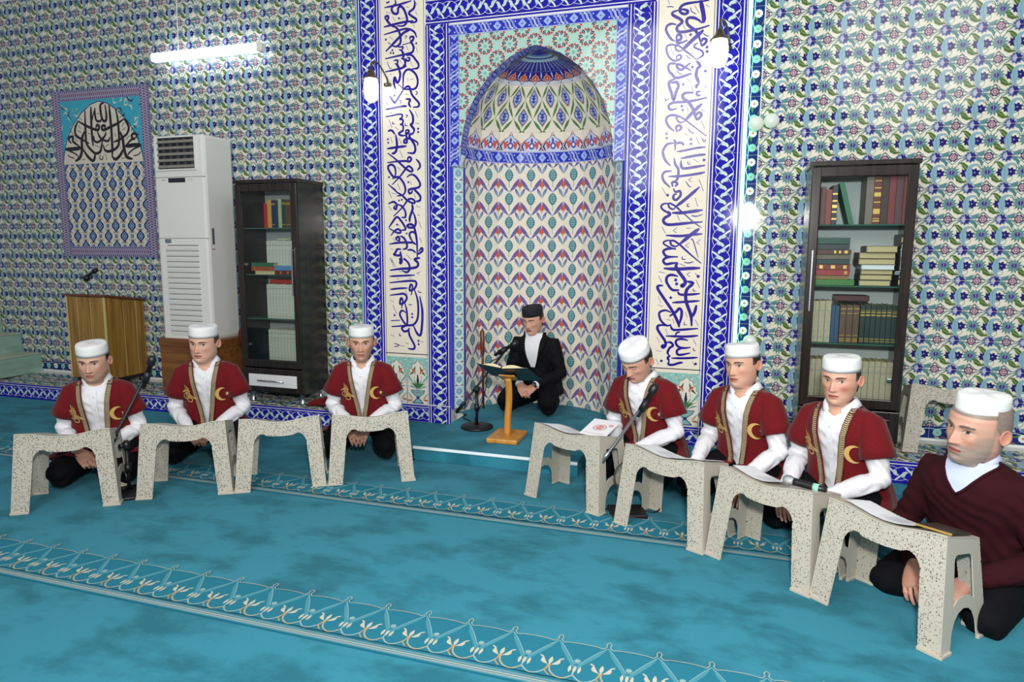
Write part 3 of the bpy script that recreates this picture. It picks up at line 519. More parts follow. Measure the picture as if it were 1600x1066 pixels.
# calligraphy bands
def plain(w, h, col, lines=()):
    a = Art((-w/2, w/2, -h/2, h/2)); a.slab(-w/2+.0008, w/2-.0008, -h/2+.0008, h/2-.0008, .006, col)
    for l in lines: a.rect(*l)
    return a
pl = {s: plain(.2, .2, '#ebe3d2', [(s*.092-.0022, s*.092+.0022, -.1, .1, '#23203c'), (min(s*.0975, s*.2), max(s*.0975, s*.2), -.1, .1, '#e9e9ee')]).mesh('panel_tile', GLAZE) for s in (-1, 1)}
vase_m = vase().mesh('vase_tile', GLAZE)
for s in (-1, 1):
    for q in (-1, 1):
        for r in range(17):
            z = .655+.2*r
            if z < 3.9: mp_('panel_tile', pl[q], CX+s*1.11+q*.1, YM+.008, z)
    for q in (-1, 1): mp_('vase_tile', vase_m, CX+s*1.11+q*.1, YM+.008, .353)
    bm = BM(); box(bm, -.2, .2, -.004, .0, -.003, .003); mp_('panel_rule', bm, CX+s*1.11, YM+.002, .585, (0, 0, 0), mat('dark_rule', '#23203c', .2))
for k in range(-4, 5):
    for z in (3.525, 3.725): mp_('panel_tile', pl[1], CX+.2*k, YM+.008, z, (pi/2, pi/2, 0))
def calligraphy(data, col, off, marks=False, lim=.018):
    a = Art(dz=6e-6)
    for st in data.split(';'):
        w, P = st.split(':'); w = int(w)/1000; P = [tuple(int(c)/1000 for c in p.split(',')) for p in P.split()]
        if (abs(w) < lim or w < 0) != marks: continue
        if w < 0:
            x, y = P[0]; r = -w*.95; a.poly([(x-r, y-r*.25), (x+r*.25, y-r), (x+r, y+r*.25), (x-r*.25, y+r)], col)
        elif len(P) > 1: a.stroke(P, w*1.3, col, 5, taper=.5)
    return a
INK = mat('cobalt_glaze', attr=True, rough=.15)
for dat, x, lim in ((CAL_R, -.39, .0095), (CAL_L, -2.63, .0075)):
    mp_('calligraphy', calligraphy(dat, '#2a1c8e', 0, False, lim).mesh('calligraphy', INK), x, YM+.0016, 0)
    tag(mp_('vowel_marks', calligraphy(dat, '#2a1c8e', 0, True, lim).mesh('vowel_marks', INK), x, YM+.0016, 0), kind='stuff')
# pale blue twisted frame and the star field round the arch
tw = twist(.084).mesh('twist_tile', GLAZE)
for k in range(-3, 4):
    if abs(k) < 3: mp_('twist_tile', tw, CX+.2*k*1.0, YM+.008, 3.17)
tws = twist(.084, .216).mesh('twist_tile', GLAZE)
for s in (-1, 1):
    mp_('twist_tile', tws, CX+s*.6085, YM+.008, 3.17)
    for r in range(5): mp_('twist_tile', tw, CX+s*.6585, YM+.008, 3.028-.2*r, (pi/2, pi/2, 0))
ARCH = [(.612, 2.2), (.606, 2.30), (.585, 2.42), (.54, 2.56), (.455, 2.705), (.345, 2.83), (.2, 2.935), (.08, 2.985), (0, 3.006)]
def asc(z):                                                # half width of the arch at height z
    for (a, za), (b, zb) in zip(ARCH, ARCH[1:]):
        if za <= z <= zb: return a+(b-a)*(z-za)/(zb-za)
    return .612 if z < 2.2 else 0
poly = [(x, z) for x, z in ARCH]+[(-x, z) for x, z in ARCH[-2::-1]]
class Cut(Art):
    def poly(s, P, col):
        rem = [(p[0]+s.ox, p[1]+s.oz) for p in P]
        for (ax, az), (bx, bz) in zip(poly, poly[1:]):
            nx, nz = (bz-az), -(bx-ax); out = []; inn = []
            for i, p in enumerate(rem):
                q = rem[i-1]; dp = (p[0]-ax)*nx+(p[1]-az)*nz; dq = (q[0]-ax)*nx+(q[1]-az)*nz
                if dp*dq < 0:
                    t = dq/(dq-dp); c = (q[0]+(p[0]-q[0])*t, q[1]+(p[1]-q[1])*t); out.append(c); inn.append(c)
                (out if dp >= 0 else inn).append(p)
            if len(out) > 2: Art.poly(s, [(x-s.ox, z-s.oz) for x, z in out], col)
            rem = inn
            if len(rem) < 3: return
        low = [p for p in rem if p[1] < 2.2]
        if low and max(p[1] for p in rem) <= 2.2001 and min(abs(p[0]) for p in rem) > .62: Art.poly(s, [(x-s.ox, z-s.oz) for x, z in rem], col)
    def slab(s, x0, x1, y0, y1, t, col, side=None): s.z = t; s.poly([(x0, y0), (x1, y0), (x1, y1), (x0, y1)], col)
for i in range(-3, 4):
    for r in range(5):
        ox, oz = .2*i, 3.028-.2*r
        a = startile(Cut, ox, oz)
        if len(a.F) == 0: continue
        # keep inside the twisted frame
        xs = .6165
        if abs(ox) > .55:
            b2 = Art((-xs-ox if ox < 0 else -.1, .1 if ox < 0 else xs-ox, -.1, .1)); b2.z = a.V[0][2]
            for f, k in zip(a.F, a.K): b2.poly([a.V[j][:2] for j in f], k)
            a = b2
            if not a.F: continue
        mp_('star_tile', a.mesh('star_tile', GLAZE), CX+ox, YM+.008, oz)
bk = Cut(None); bk.ox = bk.oz = 0
Cut.poly(bk, [(-.64, 2.13), (.64, 2.13), (.64, 3.2), (-.64, 3.2)], '#e4e4e0'); mp_('field_backing', bk.mesh('field_backing', GLAZE), CX, YM+.0045, 0)
# splayed jambs: blue strip, colonnette, blue strip
bluem = mat('cobalt_tile', '#3a44b8', .13); 
def colonnette():
    a = Art((-.0465, .0465, -.0993, .0993)); a.slab(-.0465, .0465, -.0993, .0993, .005, '#cfe0dc')
    for y in (-.05, .05):
        a.disc(0, y, .031, '#5f9aa6', 14); a.disc(0, y, .026, '#a9d3d2', 12); a.scal(0, y, .017, .004, 8, '#5a68a8'); a.disc(0, y, .012, '#b9d6de', 8); a.disc(0, y, .005, '#8a4f5a', 6)
    for y in (-.1, 0, .1):
        for s in (-1, 1):
            a.stroke([(s*.044, y-.035), (s*.026, y), (s*.044, y+.035)], .005, '#6fb3b0'); a.leaf((s*.008, y-.008), (s*.036, y+.01), .006, '#8a6f8a'); a.disc(s*.036, y, .005, '#4f4a86', 6)
    for s in (-1, 1): a.rect(s*.0445-.0015, s*.0445+.0015, -.1, .1, '#5a3f52')
    return a
colm = colonnette().mesh('colonnette_tile', GLAZE)
for s in (-1, 1):
    P = [(CX+s*.712, YM), (CX+s*.684, YM+.024), (CX+s*.62, YM+.092), (CX+s*.62, NY)]
    for i in (0, 1, 2):
        a, b2 = P[i], P[i+1]
        if s > 0: a, b2 = b2, a
        ph = atan2(b2[1]-a[1], b2[0]-a[0]); w = hypot(b2[0]-a[0], b2[1]-a[1]); cx, cy = (a[0]+b2[0])/2, (a[1]+b2[1])/2
        n = Vector((sin(ph), -cos(ph)))
        for r in range(10):
            z = 2.03-.2*r; loc = (cx-n.x*.005, cy-n.y*.005)
            if i == 1: mp_('colonnette_tile', colm, loc[0], loc[1], z, (pi/2, 0, ph))
            else:
                key = 'js%d%d' % (i, s)
                if key not in globals(): globals()[key] = plain(w, .2, '#3a44b8').mesh('jamb_tile', GLAZE)
                mp_('jamb_tile', globals()[key], loc[0], loc[1], z, (pi/2, 0, ph))
    # capital
    bm = BM(); lathe(bm, [(.028, 2.125), (.036, 2.135), (.028, 2.15), (.05, 2.2), (.055, 2.215), (.045, 2.22)], 10, (s*.645, .06, 0))
    o = obj('capital', bm, mih, (0, 0, 0), m=mat('pale_glaze', '#c8d6e4', .15, noise=(60, .3)), smooth=True)
# niche wall facets
K = 9
ts = np.linspace(0, pi, 721); ex, ey = -NA*np.cos(ts), NB*np.sin(ts)
L = np.concatenate([[0], np.cumsum(np.hypot(np.diff(ex), np.diff(ey)))]); tk = np.interp(np.linspace(0, L[-1], K+1), L, ts)
PL = [(-cos(t), sin(t)) for t in tk]
nt_cache = {}
tb = {}
for i in range(K):
    a, b2 = [(CX+NA*p[0], NY+NB*p[1]) for p in PL[i:i+2]]
    ph = atan2(b2[1]-a[1], b2[0]-a[0]); w = hypot(b2[0]-a[0], b2[1]-a[1]); n = Vector((sin(ph), -cos(ph))); kx = round(w, 3)
    if kx not in nt_cache: nt_cache[kx] = nichetile(w).mesh('niche_tile', GLAZE); tb[kx] = twist(.098, w).mesh('twist_tile', GLAZE)
    cx, cy = (a[0]+b2[0])/2-n.x*.005, (a[1]+b2[1])/2-n.y*.005
    for r in range(11): mp_('niche_tile', nt_cache[kx], cx, cy, 2.1-.2*r, (pi/2, 0, ph))
    mp_('twist_tile', tb[kx], cx, cy, 2.25, (pi/2, 0, ph))
bm = BM()
for i in range(K):
    q = [(NA*p[0]*1.0016, NY-YM+NB*p[1]*1.002+.0002) for p in PL[i:i+2]]
    bm.faces.new([bm.verts.new(v) for v in ((*q[0], 0), (*q[1], 0), (*q[1], 2.3), (*q[0], 2.3))])
obj('niche_backing', bm, mih, m=GROUT)
# half dome: flat gore tiles
def dome_art(row):
    a = Art((-.499, .499, .004, .996), dz=2.5e-5); OUT = '#2a2060'
    if row == 0:
        a.rect(-.5, .5, 0, 1, '#e4dccb'); a.rect(-.5, .5, 0, .42, '#3a3f8c')
        for k in (-1, 0, 1):
            for (r, c) in ((.40, '#a8646a'), (.37, '#e4dccb'), (.345, OUT), (.29, '#c5cfe6')): a.poly([(k+.62*u*r/.34, v*1.12) for u, v in ((-.62, .04), (-.8, .25), (-.55, .5), (-.2, .66), (0, .5+r), (.2, .66), (.55, .5), (.8, .25), (.62, .04))], c)
            a.disc(k, .3, .14, '#4a55a6', 8, .2); a.disc(k, .3, .07, '#dfe6f2', 6, .1); a.leaf((k, .42), (k, .74), .06, '#5a4f9c')
            for s in (-1, 1): a.leaf((k+s*.26, .1), (k+s*.36, .56), .1, '#d0594a', .2*s); a.disc(k+s*.16, .5, .05, '#4a4f9c', 6)
            a.leaf((k, .82), (k, .99), .07, '#a85a5e'); a.leaf((k, .85), (k, .96), .035, '#e4dccb')
        a.rect(-.5, .5, 0, .05, '#d6dbe8')
    elif row in (1, 2):
        a.rect(-.5, .5, 0, 1, '#e4dccb'); cv = .62 if row == 1 else .42; hv = .95 if row == 1 else 1.12
        for k in ((-.5, .5) if row == 1 else (0,)):
            for sc, c in ((1.06, '#8a5a74'), (.99, '#e4dccb'), (.92, OUT), (.76, '#aab8dc')):
                a.poly([(k+u*sc, cv+v*sc*hv) for u, v in ((0, .42), (.12, .27), (.26, .07), (.25, -.1), (.12, -.26), (0, -.4), (-.12, -.26), (-.25, -.1), (-.26, .07), (-.12, .27))], c)
            a.leaf((k, cv-.22), (k, cv+.26), .05, '#3a3f94')
            for s in (-1, 1):
                for v in (-.14, 0, .12): a.leaf((k, cv+v-.04), (k+s*.13, cv+v+.07), .035, '#3f4a9c')
        for s in (-1, 1):
            if row == 1: L4 = (((s*.48, .02), (s*.03, .53)), ((s*.03, .58), (s*.48, 1.34)))
            else: L4 = (((s*.03, -.56), (s*.48, .38)), ((s*.48, .45), (s*.03, 1.06)))
            for p, q in L4: a.leaf(p, q, .062, '#47753a', 0, 7, .5); a.stroke([p, ((p[0]+q[0])/2, (p[1]+q[1])/2), q], .012, '#7d9a66')
            if row == 1: a.leaf((s*.49, .06), (s*.36, -.02), .05, '#47753a'); a.disc(0, .555, .04, '#7fb9aa', 6, .03)
            else: a.disc(s*.5, .41, .04, '#7fb9aa', 6, .03)
    elif row == 3:
        a.rect(-.5, .5, 0, 1, '#d8d8de'); a.rect(-.5, .5, .35, 1, '#2a2a86')
        for k in (-1, 0, 1):
            a.poly([(k-.5, .5), (k-.42, .3), (k-.2, .3), (k, .05), (k+.2, .3), (k+.42, .3), (k+.5, .5)], '#5a4a80'); a.poly([(k-.42, .5), (k-.3, .34), (k, .14), (k+.3, .34), (k+.42, .5)], '#cfd3e6')
            for c, r in ((OUT, .37), ('#d99880', .31), ('#b5503f', .22)):
                a.poly([(k+u*r, .52+v*r*1.05) for u, v in ((0, 1.25), (.3, .7), (.85, .4), (1, 0), (.75, -.5), (.3, -.7), (0, -.5), (-.3, -.7), (-.75, -.5), (-1, 0), (-.85, .4), (-.3, .7))], c)
            a.disc(k, .5, .07, '#e4b9a4', 6)
        for s in (-1, 1): a.leaf((s*.5, .5), (s*.5, 1), .06, '#c7cfe6')
    else:
        a.rect(-.5, .5, 0, 1, '#232a86')
        for s in (-.5, 0, .5): a.leaf((s, .0), (s, .5), .07, '#c7d0ea'); a.leaf((s, .05), (s, .42), .035, '#3a3f9c')
        for k in (-.33, 0, .33): a.disc(k, .5, .15, '#bfe0dc', 8, .07); a.disc(k, .5, .06, '#3f8f96', 6, .035)
        for k in (-.25, .25): a.disc(k, .66, .2, '#a7d3d6', 8, .05)
        a.stroke([(-.5, .74), (.5, .74)], .02, '#7fa0d0')
    return a
HZ = [2.30, 2.455, 2.64, 2.80, 2.89, 3.006]
def arts(z): return max(asc(z)/.606, .0)
for r in range(5):
    z0, z1 = HZ[r], HZ[r+1]; s0, s1 = arts(z0), arts(z1)*(1 if r < 4 else 0)+(.012 if r == 4 else 0)
    da = dome_art(r)
    for i in range(K):
        q = []
        for z, s_ in ((z0, s0), (z1, s1)):
            for p in (PL[i], PL[i+1]): q.append(Vector((CX+NA*.985*s_*p[0], NY+NB*s_*p[1], z)))
        bl, br, tl, tr = q; nrm = (br-bl).cross(tl-bl).normalized()
        ctr = (bl+br+tl+tr)/4
        def fmap(u, v, h, bl=bl, br=br, tl=tl, tr=tr, nrm=nrm, ctr=ctr):
            lo = bl+(br-bl)*(u+.5); hi = tl+(tr-tl)*(u+.5); return tuple(lo+(hi-lo)*v+nrm*h-MB)
        da.map = fmap; obj('dome_tile', da.mesh('dome_tile', GLAZE), mih)
bm = BM()                                                  # rough shell behind the tiles keeps the dome closed
for r in range(5):
    for i in range(K):
        vs = []
        for z, s_, p in ((HZ[r], arts(HZ[r]), PL[i]), (HZ[r], arts(HZ[r]), PL[i+1]), (HZ[r+1], max(arts(HZ[r+1]), .012), PL[i+1]), (HZ[r+1], max(arts(HZ[r+1]), .012), PL[i])):
            vs.append(bm.verts.new((NA*(s_*.985+.0016)*p[0], NY-YM+NB*(s_+.002)*p[1]+.0004, z+.0008)))
        bm.faces.new(vs)
obj('dome_shell', bm, mih, m=GROUT)
# soffit of the arch
arcp = [(x, z) for x, z in poly]
fine = [(p.x, p.y) for p in catmull([(x, z, 0) for x, z in arcp], 2)]
sof = twist(.12, .2)
for (ax, az), (bx, bz) in zip(fine, fine[1:]):
    def fm2(u, v, h, ax=ax, az=az, bx=bx, bz=bz):
        t = (.5-u/.2) ; d = (v/.12+.5)*.128
        return (ax+(bx-ax)*t, .004+d, az+(bz-az)*t-h*.2)
    sof.map = fm2; obj('soffit_tile', sof.mesh('soffit_tile', GLAZE), mih)
# ------------------------------------------------------------ LED strips
led = mat('led_green_white', '#eafff4', .5, emit='#62ffb4', es=7.0)
bm = BM(); box(bm, 0, .018, 0, .014, 0, 3.73, .003)
o = obj('led_strip', bm, loc=(.018, 5.212, .15), m=led); tag(o, 'greenish white LED light strip upright along the right edge of the niche frame', 'light strip', 'LED strips')
bm = BM(); box(bm, 0, .008, 0, .012, 0, 3.68, .002); o = obj('led_strip', bm, loc=(-3.0455, 5.224, .2), m=mat('led_green_dim', '#d0ffe8', .5, emit='#3fe08c', es=3.0)); tag(o, 'LED light strip hidden along the left edge of the niche frame, tinting the tiles green', 'light strip', 'LED strips')
# ------------------------------------------------------------ carpeted step in front of the niche
plat = thing('platform', 'low teal carpeted step with white front edge under the man in black', 'step', (CX, 4.7, 0))
bm = BM(); box(bm, -.57, .605, -.49, .66, 0, .105, .004); v = [bm.verts.new((NA*.985*p[0], NY-4.7+NB*.98*p[1], .1049)) for p in PL]
v += [bm.verts.new((.66, .5, .105)), bm.verts.new((-.66, .5, .105))]; bm.faces.new(v[::-1])
obj('carpet', bm, plat, m=fm)
bm = BM(); box(bm, -.57, .605, -.502, -.49, .084, .103, .002); obj('edge_strip', bm, plat, m=mat('white_edge', '#e8f4f8', .4))
# ------------------------------------------------------------ calligraphy panel on the left wall
pan = thing('calligraphy_panel', 'tiled wall panel with black calligraphy under a pointed arch, left of the air conditioner', 'wall panel', (-5.868, YW-.0005, 0))
PX0, PX1, PZ0, PZ1 = -6.468, -5.268, 1.38, 2.98
pt = lambda n, me, x, z, r=UP: obj(n, me, pan, (x+5.868, -.001, z), r)
kn = knot().mesh('border_tile', GLAZE)
bm = BM(); box(bm, -.6, .6, -.001, .0, PZ0, PZ1); obj('panel_back', bm, pan, m=GROUT)
for r in range(8):
    for x in (PX0+.05, PX1-.05): pt('border_tile', kn, x, PZ0+.1+.2*r)
for k in range(5):
    for z in (PZ0+.05, PZ1-.05): pt('border_tile', kn, PX0+.2+.2*k, z, (pi/2, pi/2, 0))
og = ogee().mesh('tile', GLAZE)
for k in range(5):
    for r in range(4): pt('tile', og, PX0+.2+.2*k, 1.58+.2*r)
a = Art((-.5, .5, 0, .6)); a.slab(-.5, .5, 0, .6, .006, '#3fa6c0'); random.seed(3)
for i in range(130):
    x, y = random.uniform(-.5, .5), random.uniform(0, .6); an = random.uniform(0, 6.3); l = random.uniform(.05, .1)
    a.stroke([(x, y), (x+l*.5*cos(an), y+l*.5*sin(an)), (x+l*cos(an+.7), y+l*sin(an+.7))], lambda t: .002+.016*sin(pi*min(1, t*1.1))**1.5, ('#d9ddcc', '#c9cdb6', '#27406e', '#7fb9a8')[i % 4], 3)
AP = [(-.5, 0), (-.485, .09), (-.43, .24), (-.34, .37), (-.22, .48), (-.1, .55), (0, .575)]; AP = AP+[(-x, y) for x, y in AP[-2::-1]]
a.poly([(x*1.02, y*1.015) for x, y in AP], '#1d3f7a'); a.poly(AP, '#d6cfc0')
pt('arch_field', a.mesh('arch_field', GLAZE), -5.868, 2.28)
for mk in (False, True):
    nm = 'vowel_marks' if mk else 'calligraphy'
    oo = pt(nm, calligraphy(CAL_E, '#14121c', 0, mk, .0095).mesh(nm, mat('black_glaze', attr=True, rough=.2)), -5.84, .0); oo.location.y = -.0135
    if mk: tag(oo, kind='stuff')
# ------------------------------------------------------------ furniture
def wood(name, c1, c2, sc, rough=.4, stretch=(14, 14, .8)):
    m = bpy.data.materials.new(name); m.use_nodes = True; nt = m.node_tree; b = nt.nodes['Principled BSDF']; b.inputs['Roughness'].default_value = rough
    tc = nt.nodes.new('ShaderNodeTexCoord'); mp = nt.nodes.new('ShaderNodeMapping'); nz = nt.nodes.new('ShaderNodeTexNoise'); cr = nt.nodes.new('ShaderNodeValToRGB')
    mp.inputs['Scale'].default_value = stretch; nz.inputs['Scale'].default_value = sc; nz.inputs['Detail'].default_value = 6; nz.inputs['Distortion'].default_value = .6
    cr.color_ramp.elements[0].position = .35; cr.color_ramp.elements[1].position = .65; cr.color_ramp.elements[0].color = C(c1); cr.color_ramp.elements[1].color = C(c2)
    nt.links.new(tc.outputs['Object'], mp.inputs[0]); nt.links.new(mp.outputs[0], nz.inputs[0]); nt.links.new(nz.outputs[0], cr.inputs[0]); nt.links.new(cr.outputs[0], b.inputs['Base Color'])
    return m
WENGE = wood('wenge_veneer', '#1d1715', '#302723', 3, .2); OAK = wood('oak_laminate', '#7d5a22', '#a87e38', 2.2, .35); TEAK = wood('brown_laminate', '#6a3f1c', '#8a5a2c', 2, .4, (.8, 14, 14))
BEECH = wood('honey_wood', '#b9762a', '#d19a48', 2, .3); STEEL = mat('brushed_steel', '#c9ccd0', .22, 1.); BLACK = mat('black_plastic', '#15151a', .4, noise=(30, .15)); WPLAS = mat('white_enamel', '#e2e1dd', .22, noise=(3, .02))
CHAR = mat('charcoal_paint', '#1b1b20', .45, .3, noise=(20, .2)); GREY = mat('grey_plastic', '#6f737c', .5)
def bx(name, parent, x0, x1, y0, y1, z0, z1, m, bev=0, smooth=False):
    b = BM(); box(b, x0, x1, y0, y1, z0, z1, bev); return obj(name, b, parent, m=m, smooth=False)
def text_mesh(s, size, m, bold=0.):
    cu = bpy.data.curves.new('lettering', 'FONT'); cu.body = s; cu.size = size; cu.align_x = 'CENTER'; cu.align_y = 'CENTER'; cu.offset = bold; cu.extrude = .0002; cu.resolution_u = 2
    o = bpy.data.objects.new('tmp', cu); COL.objects.link(o); dg = bpy.context.evaluated_depsgraph_get(); me = bpy.data.meshes.new_from_object(o.evaluated_get(dg)); bpy.data.objects.remove(o); bpy.data.curves.remove(cu)
    me.materials.clear(); me.materials.append(m); return me
# air conditioner on its plinth
ac = thing('air_conditioner', 'tall white floor standing air conditioner on the brown wooden plinth', 'air conditioner', (-4.6, 5.03, .665))
b = BM(); box(b, -.275, .275, -.18, .175, 0, 1.765, .028); obj('body', b, ac, m=WPLAS)
GAP = mat('seam_shadow_gap', '#8c8984', .6)
fy = -.18
def acz(z): return z-.665
# outlet: dark pocket with louvres, recessed in a frame standing 12 mm proud
DARK = mat('dark_pocket', '#17171b', .7)
bx('outlet_pocket', ac, -.205, .185, fy-.002, fy+.02, acz(2.144), acz(2.405), DARK)
for x0, x1, z0, z1 in ((-.235, -.205, 2.13, 2.42), (.185, .2, 2.13, 2.42), (-.205, .185, 2.405, 2.42), (-.205, .185, 2.13, 2.144)):
    bx('outlet_frame', ac, x0, x1, fy-.016, fy, acz(z0), acz(z1), WPLAS, .002)
for k in range(5):
    z = acz(2.372-.052*k); b = BM(); box(b, -.2, .185, -.004, .004, -.013, .013); o = obj('louver', b, ac, (-.005, fy-.011, z), (-.6, 0, 0), mat('louver_grey', '#8b8880', .4))
for k in range(5): bx('vane', ac, -.16+.075*k, -.13+.075*k, fy-.0045, fy-.003, acz(2.147), acz(2.4), mat('vane_dark', '#3c3d44', .5))
for z in (2.075, 1.552): bx('panel_seam', ac, -.272, .272, fy-.0015, fy+.01, acz(z)-.0025, acz(z)+.0025, GAP)
bx('display', ac, -.115, .065, fy-.003, fy, acz(2.03), acz(2.068), mat('display_glass', '#23232e', .1))
bx('badge', ac, -.19, -.145, fy-.002, fy, acz(2.05), acz(2.057), mat('badge_silver', '#a9a9b0', .3))
for k in range(4): bx('button', ac, .095+.016*k, .105+.016*k, fy-.003, fy, acz(2.047), acz(2.056), mat('button_white', '#cfcdc8', .4))
bx('label', ac, -.19, -.125, fy-.002, fy, acz(1.51), acz(1.545), mat('label_blue_grey', '#6d7384', .5))
for k in range(17):
    z = acz(1.492-.0475*k)
    bx('intake_slot', ac, -.17 if k < 1 else -.185, .17, fy-.001, fy+.004, z-.004, z+.002, mat('slot_dark', '#3d3b38', .7))
    b = BM(); box(b, -.185, .17, -.004, .004, -.014, .014, .002); obj('louver', b, ac, (0, fy-.003, z-.021), (.16, 0, 0), WPLAS)
bx('side_recess', ac, .2745, .277, -.13, -.105, acz(1.5), acz(1.64), mat('side_label', '#4f5660', .5)); bx('side_sticker', ac, .2745, .2765, -.14, -.105, acz(1.455), acz(1.463), mat('sticker_red', '#a05048', .5))
bx('base_rim', ac, -.255, .26, fy-.004, .17, .0, .03, WPLAS, .003)
pl_ = thing('wooden_plinth', 'brown laminate box plinth under the white air conditioner', 'plinth', (-4.6, 5.03, .165))
bx('box', pl_, -.3, .33, -.2, .19, 0, .43, TEAK); bx('top_board', pl_, -.31, .335, -.207, .195, .43, .5, wood('plinth_band', '#6a3f1c', '#80502a', 2, .4, (.8, 14, 14)), .003)
# bookcases
GLASSM = bpy.data.materials.new('door_glass'); GLASSM.use_nodes = True; nt = GLASSM.node_tree; nt.nodes.clear()
ou = nt.nodes.new('ShaderNodeOutputMaterial'); mxs = nt.nodes.new('ShaderNodeMixShader'); tr = nt.nodes.new('ShaderNodeBsdfTransparent'); gl = nt.nodes.new('ShaderNodeBsdfGlossy'); fr = nt.nodes.new('ShaderNodeFresnel')
tr.inputs[0].default_value = (.9, .94, .93, 1); gl.inputs['Roughness'].default_value = .02; fr.inputs[0].default_value = 1.3
nt.links.new(fr.outputs[0], mxs.inputs[0]); nt.links.new(tr.outputs[0], mxs.inputs[1]); nt.links.new(gl.outputs[0], mxs.inputs[2]); nt.links.new(mxs.outputs[0], ou.inputs[0])
SHG = mat('green_shelf_glass', '#3f6a5c', .08, trans=.0); INWH = mat('white_backboard', '#d8dadc', .5)
def bookcase(label, loc, handle_right, rz=0, front=None):
    t = thing('bookcase', label, 'bookcase', loc, rz)          # origin: floor centre of the front
    W, Dp, z0, z1 = .3, .36, .09, 1.875
    bx('top', t, -W-.012, W+.012, -.012, Dp, z1-.03, z1, WENGE, .003)
    for s in (-1, 1): bx('side', t, s*W-(.018 if s > 0 else 0), s*W+(.018 if s < 0 else 0), 0, Dp, z0, z1-.03, WENGE)
    bx('back', t, -W+.018, W-.018, Dp-.012, Dp, z0, z1-.03, INWH); bx('bottom', t, -W+.018, W-.018, .0, Dp-.012, z0, z0+.02, WENGE); bx('divider', t, -W+.018, W-.018, .0, Dp-.012, .345, .365, WENGE)
    for z in (.715, 1.087, 1.475): bx('shelf', t, -W+.02, W-.02, .03, Dp-.014, z, z+.008, SHG)
    d = bx('door', t, -W, -W+.058, -.02, -.001, .31, z1-.035, WENGE, .006); bm = BM(); bm.from_mesh(d.data)
    box(bm, W-.058, W, -.02, -.001, .31, z1-.035, .006); box(bm, -W+.05, W-.05, -.02, -.001, z1-.1, z1-.035, .006); box(bm, -W+.05, W-.05, -.02, -.001, .31, .375, .006); bm.to_mesh(d.data); bm.free()
    bx('glass_pane', d, -W+.056, W-.056, -.012, -.009, .373, z1-.098, GLASSM)
    hx = W-.05 if handle_right else -W+.03
    bx('handle', d, hx-.005, hx+.005, -.042, -.032, .93, 1.32, STEEL, .002); 
    for z in (.95, 1.3): bx('handle', d, hx-.003, hx+.003, -.033, -.019, z-.003, z+.003, STEEL)
    for z in (.5, 1.18): bx('hinge', d, (-W+.058) if handle_right else (W-.085), (-W+.085) if handle_right else (W-.058), -.004, .02, z-.012, z+.012, STEEL, .003)
    dr = bx('drawer', t, -W, W, -.02, -.001, .1, .3, WENGE, .006); bx('drawer_front', dr, -W+.065, W-.055, -.026, -.019, .145, .25, front or mat('white_gloss', '#e6e6e6', .15), .003)
    b = BM(); tube(b, [(-.13, -.05, .2), (.13, -.05, .2)], .006, 8); [tube(b, [(x, -.05, .2), (x, -.024, .2)], .004, 6) for x in (-.11, .11)]; obj('handle', b, dr, m=STEEL, smooth=True)
    for sx in (-1, 1):
        for y in (.045, Dp-.05): b = BM(); lathe(b, [(.022, 0), (.024, .008), (.018, .014), (.018, .08), (.024, .091)], 14, (sx*.25, y, 0)); obj('leg', b, t, m=STEEL, smooth=True)
    return t
LBX, LBY, RBX, RBY = -3.69, 4.82, .738, 4.80
bookcase('dark bookcase with white drawer beside the air conditioner', (LBX, LBY, .155), True)
bookcase('dark bookcase by the right wall behind the youth with flushed cheeks', (RBX, RBY, .155), False, 0, WENGE)
COVER = {}
def cover(c):
    if c not in COVER: COVER[c] = mat('book_cover_'+str(len(COVER)), c, .45, noise=(40, .12))
    return COVER[c]
PAGES = mat('page_block', '#cdbb8e', .8, noise=(200, .12, (1, 1, 1))); GOLD = mat('gold_foil', '#caa75a', .35, .7); PAPERW = mat('white_paper', '#e9eaee', .7)
def book(label, x, y, z, w, d, h, c, lean=0, flat=False, spine_left=False, group=None, bands=None, pages=PAGES, rz=0):
    """upright: spine faces -y, w thick, d deep, h tall. flat: w long in x, d deep, h thick, long edge shown"""
    b = BM(); t = .0025 if w < .05 or flat else .003
    if not flat:
        box(b, -w/2, -w/2+t, 0, d, 0, h); box(b, w/2-t, w/2, 0, d, 0, h); box(b, -w/2, w/2, -.002, .003, 0, h, .0009)
    else:
        box(b, 0, w, 0, d, 0, t); box(b, 0, w, 0, d, h-t, h)
        if spine_left == 'front': box(b, 0, w, -.003, .002, 0, h, .001)
        elif spine_left: box(b, -.003, .002, 0, d, 0, h)
    o = obj('book', b, None, (x, y, z), (0, lean, rz), cover(c)); tag(o, label, 'book', group)
    b = BM()
    if not flat: box(b, -w/2+t, w/2-t, .004, d-.004, .003, h-.003)
    else: box(b, .003, w-.004, .004, d-.004, t, h-t)
    obj('pages', b, o, m=pages)
    if bands:
        b = BM()
        for z0, z1 in bands:
            if not flat: box(b, -w/2+.002, w/2-.002, -.0032, -.001, z0*h, z1*h)
            else: box(b, z0*w, z1*w, -.0042, -.002, h*.2, h*.8)
        obj('gilt_bands', b, o, m=GOLD)
    return o
ORD = ['first', 'second', 'third', 'fourth', 'fifth', 'sixth', 'seventh', 'eighth', 'ninth', 'tenth', 'eleventh', 'twelfth', 'thirteenth', 'fourteenth', 'fifteenth', 'sixteenth']
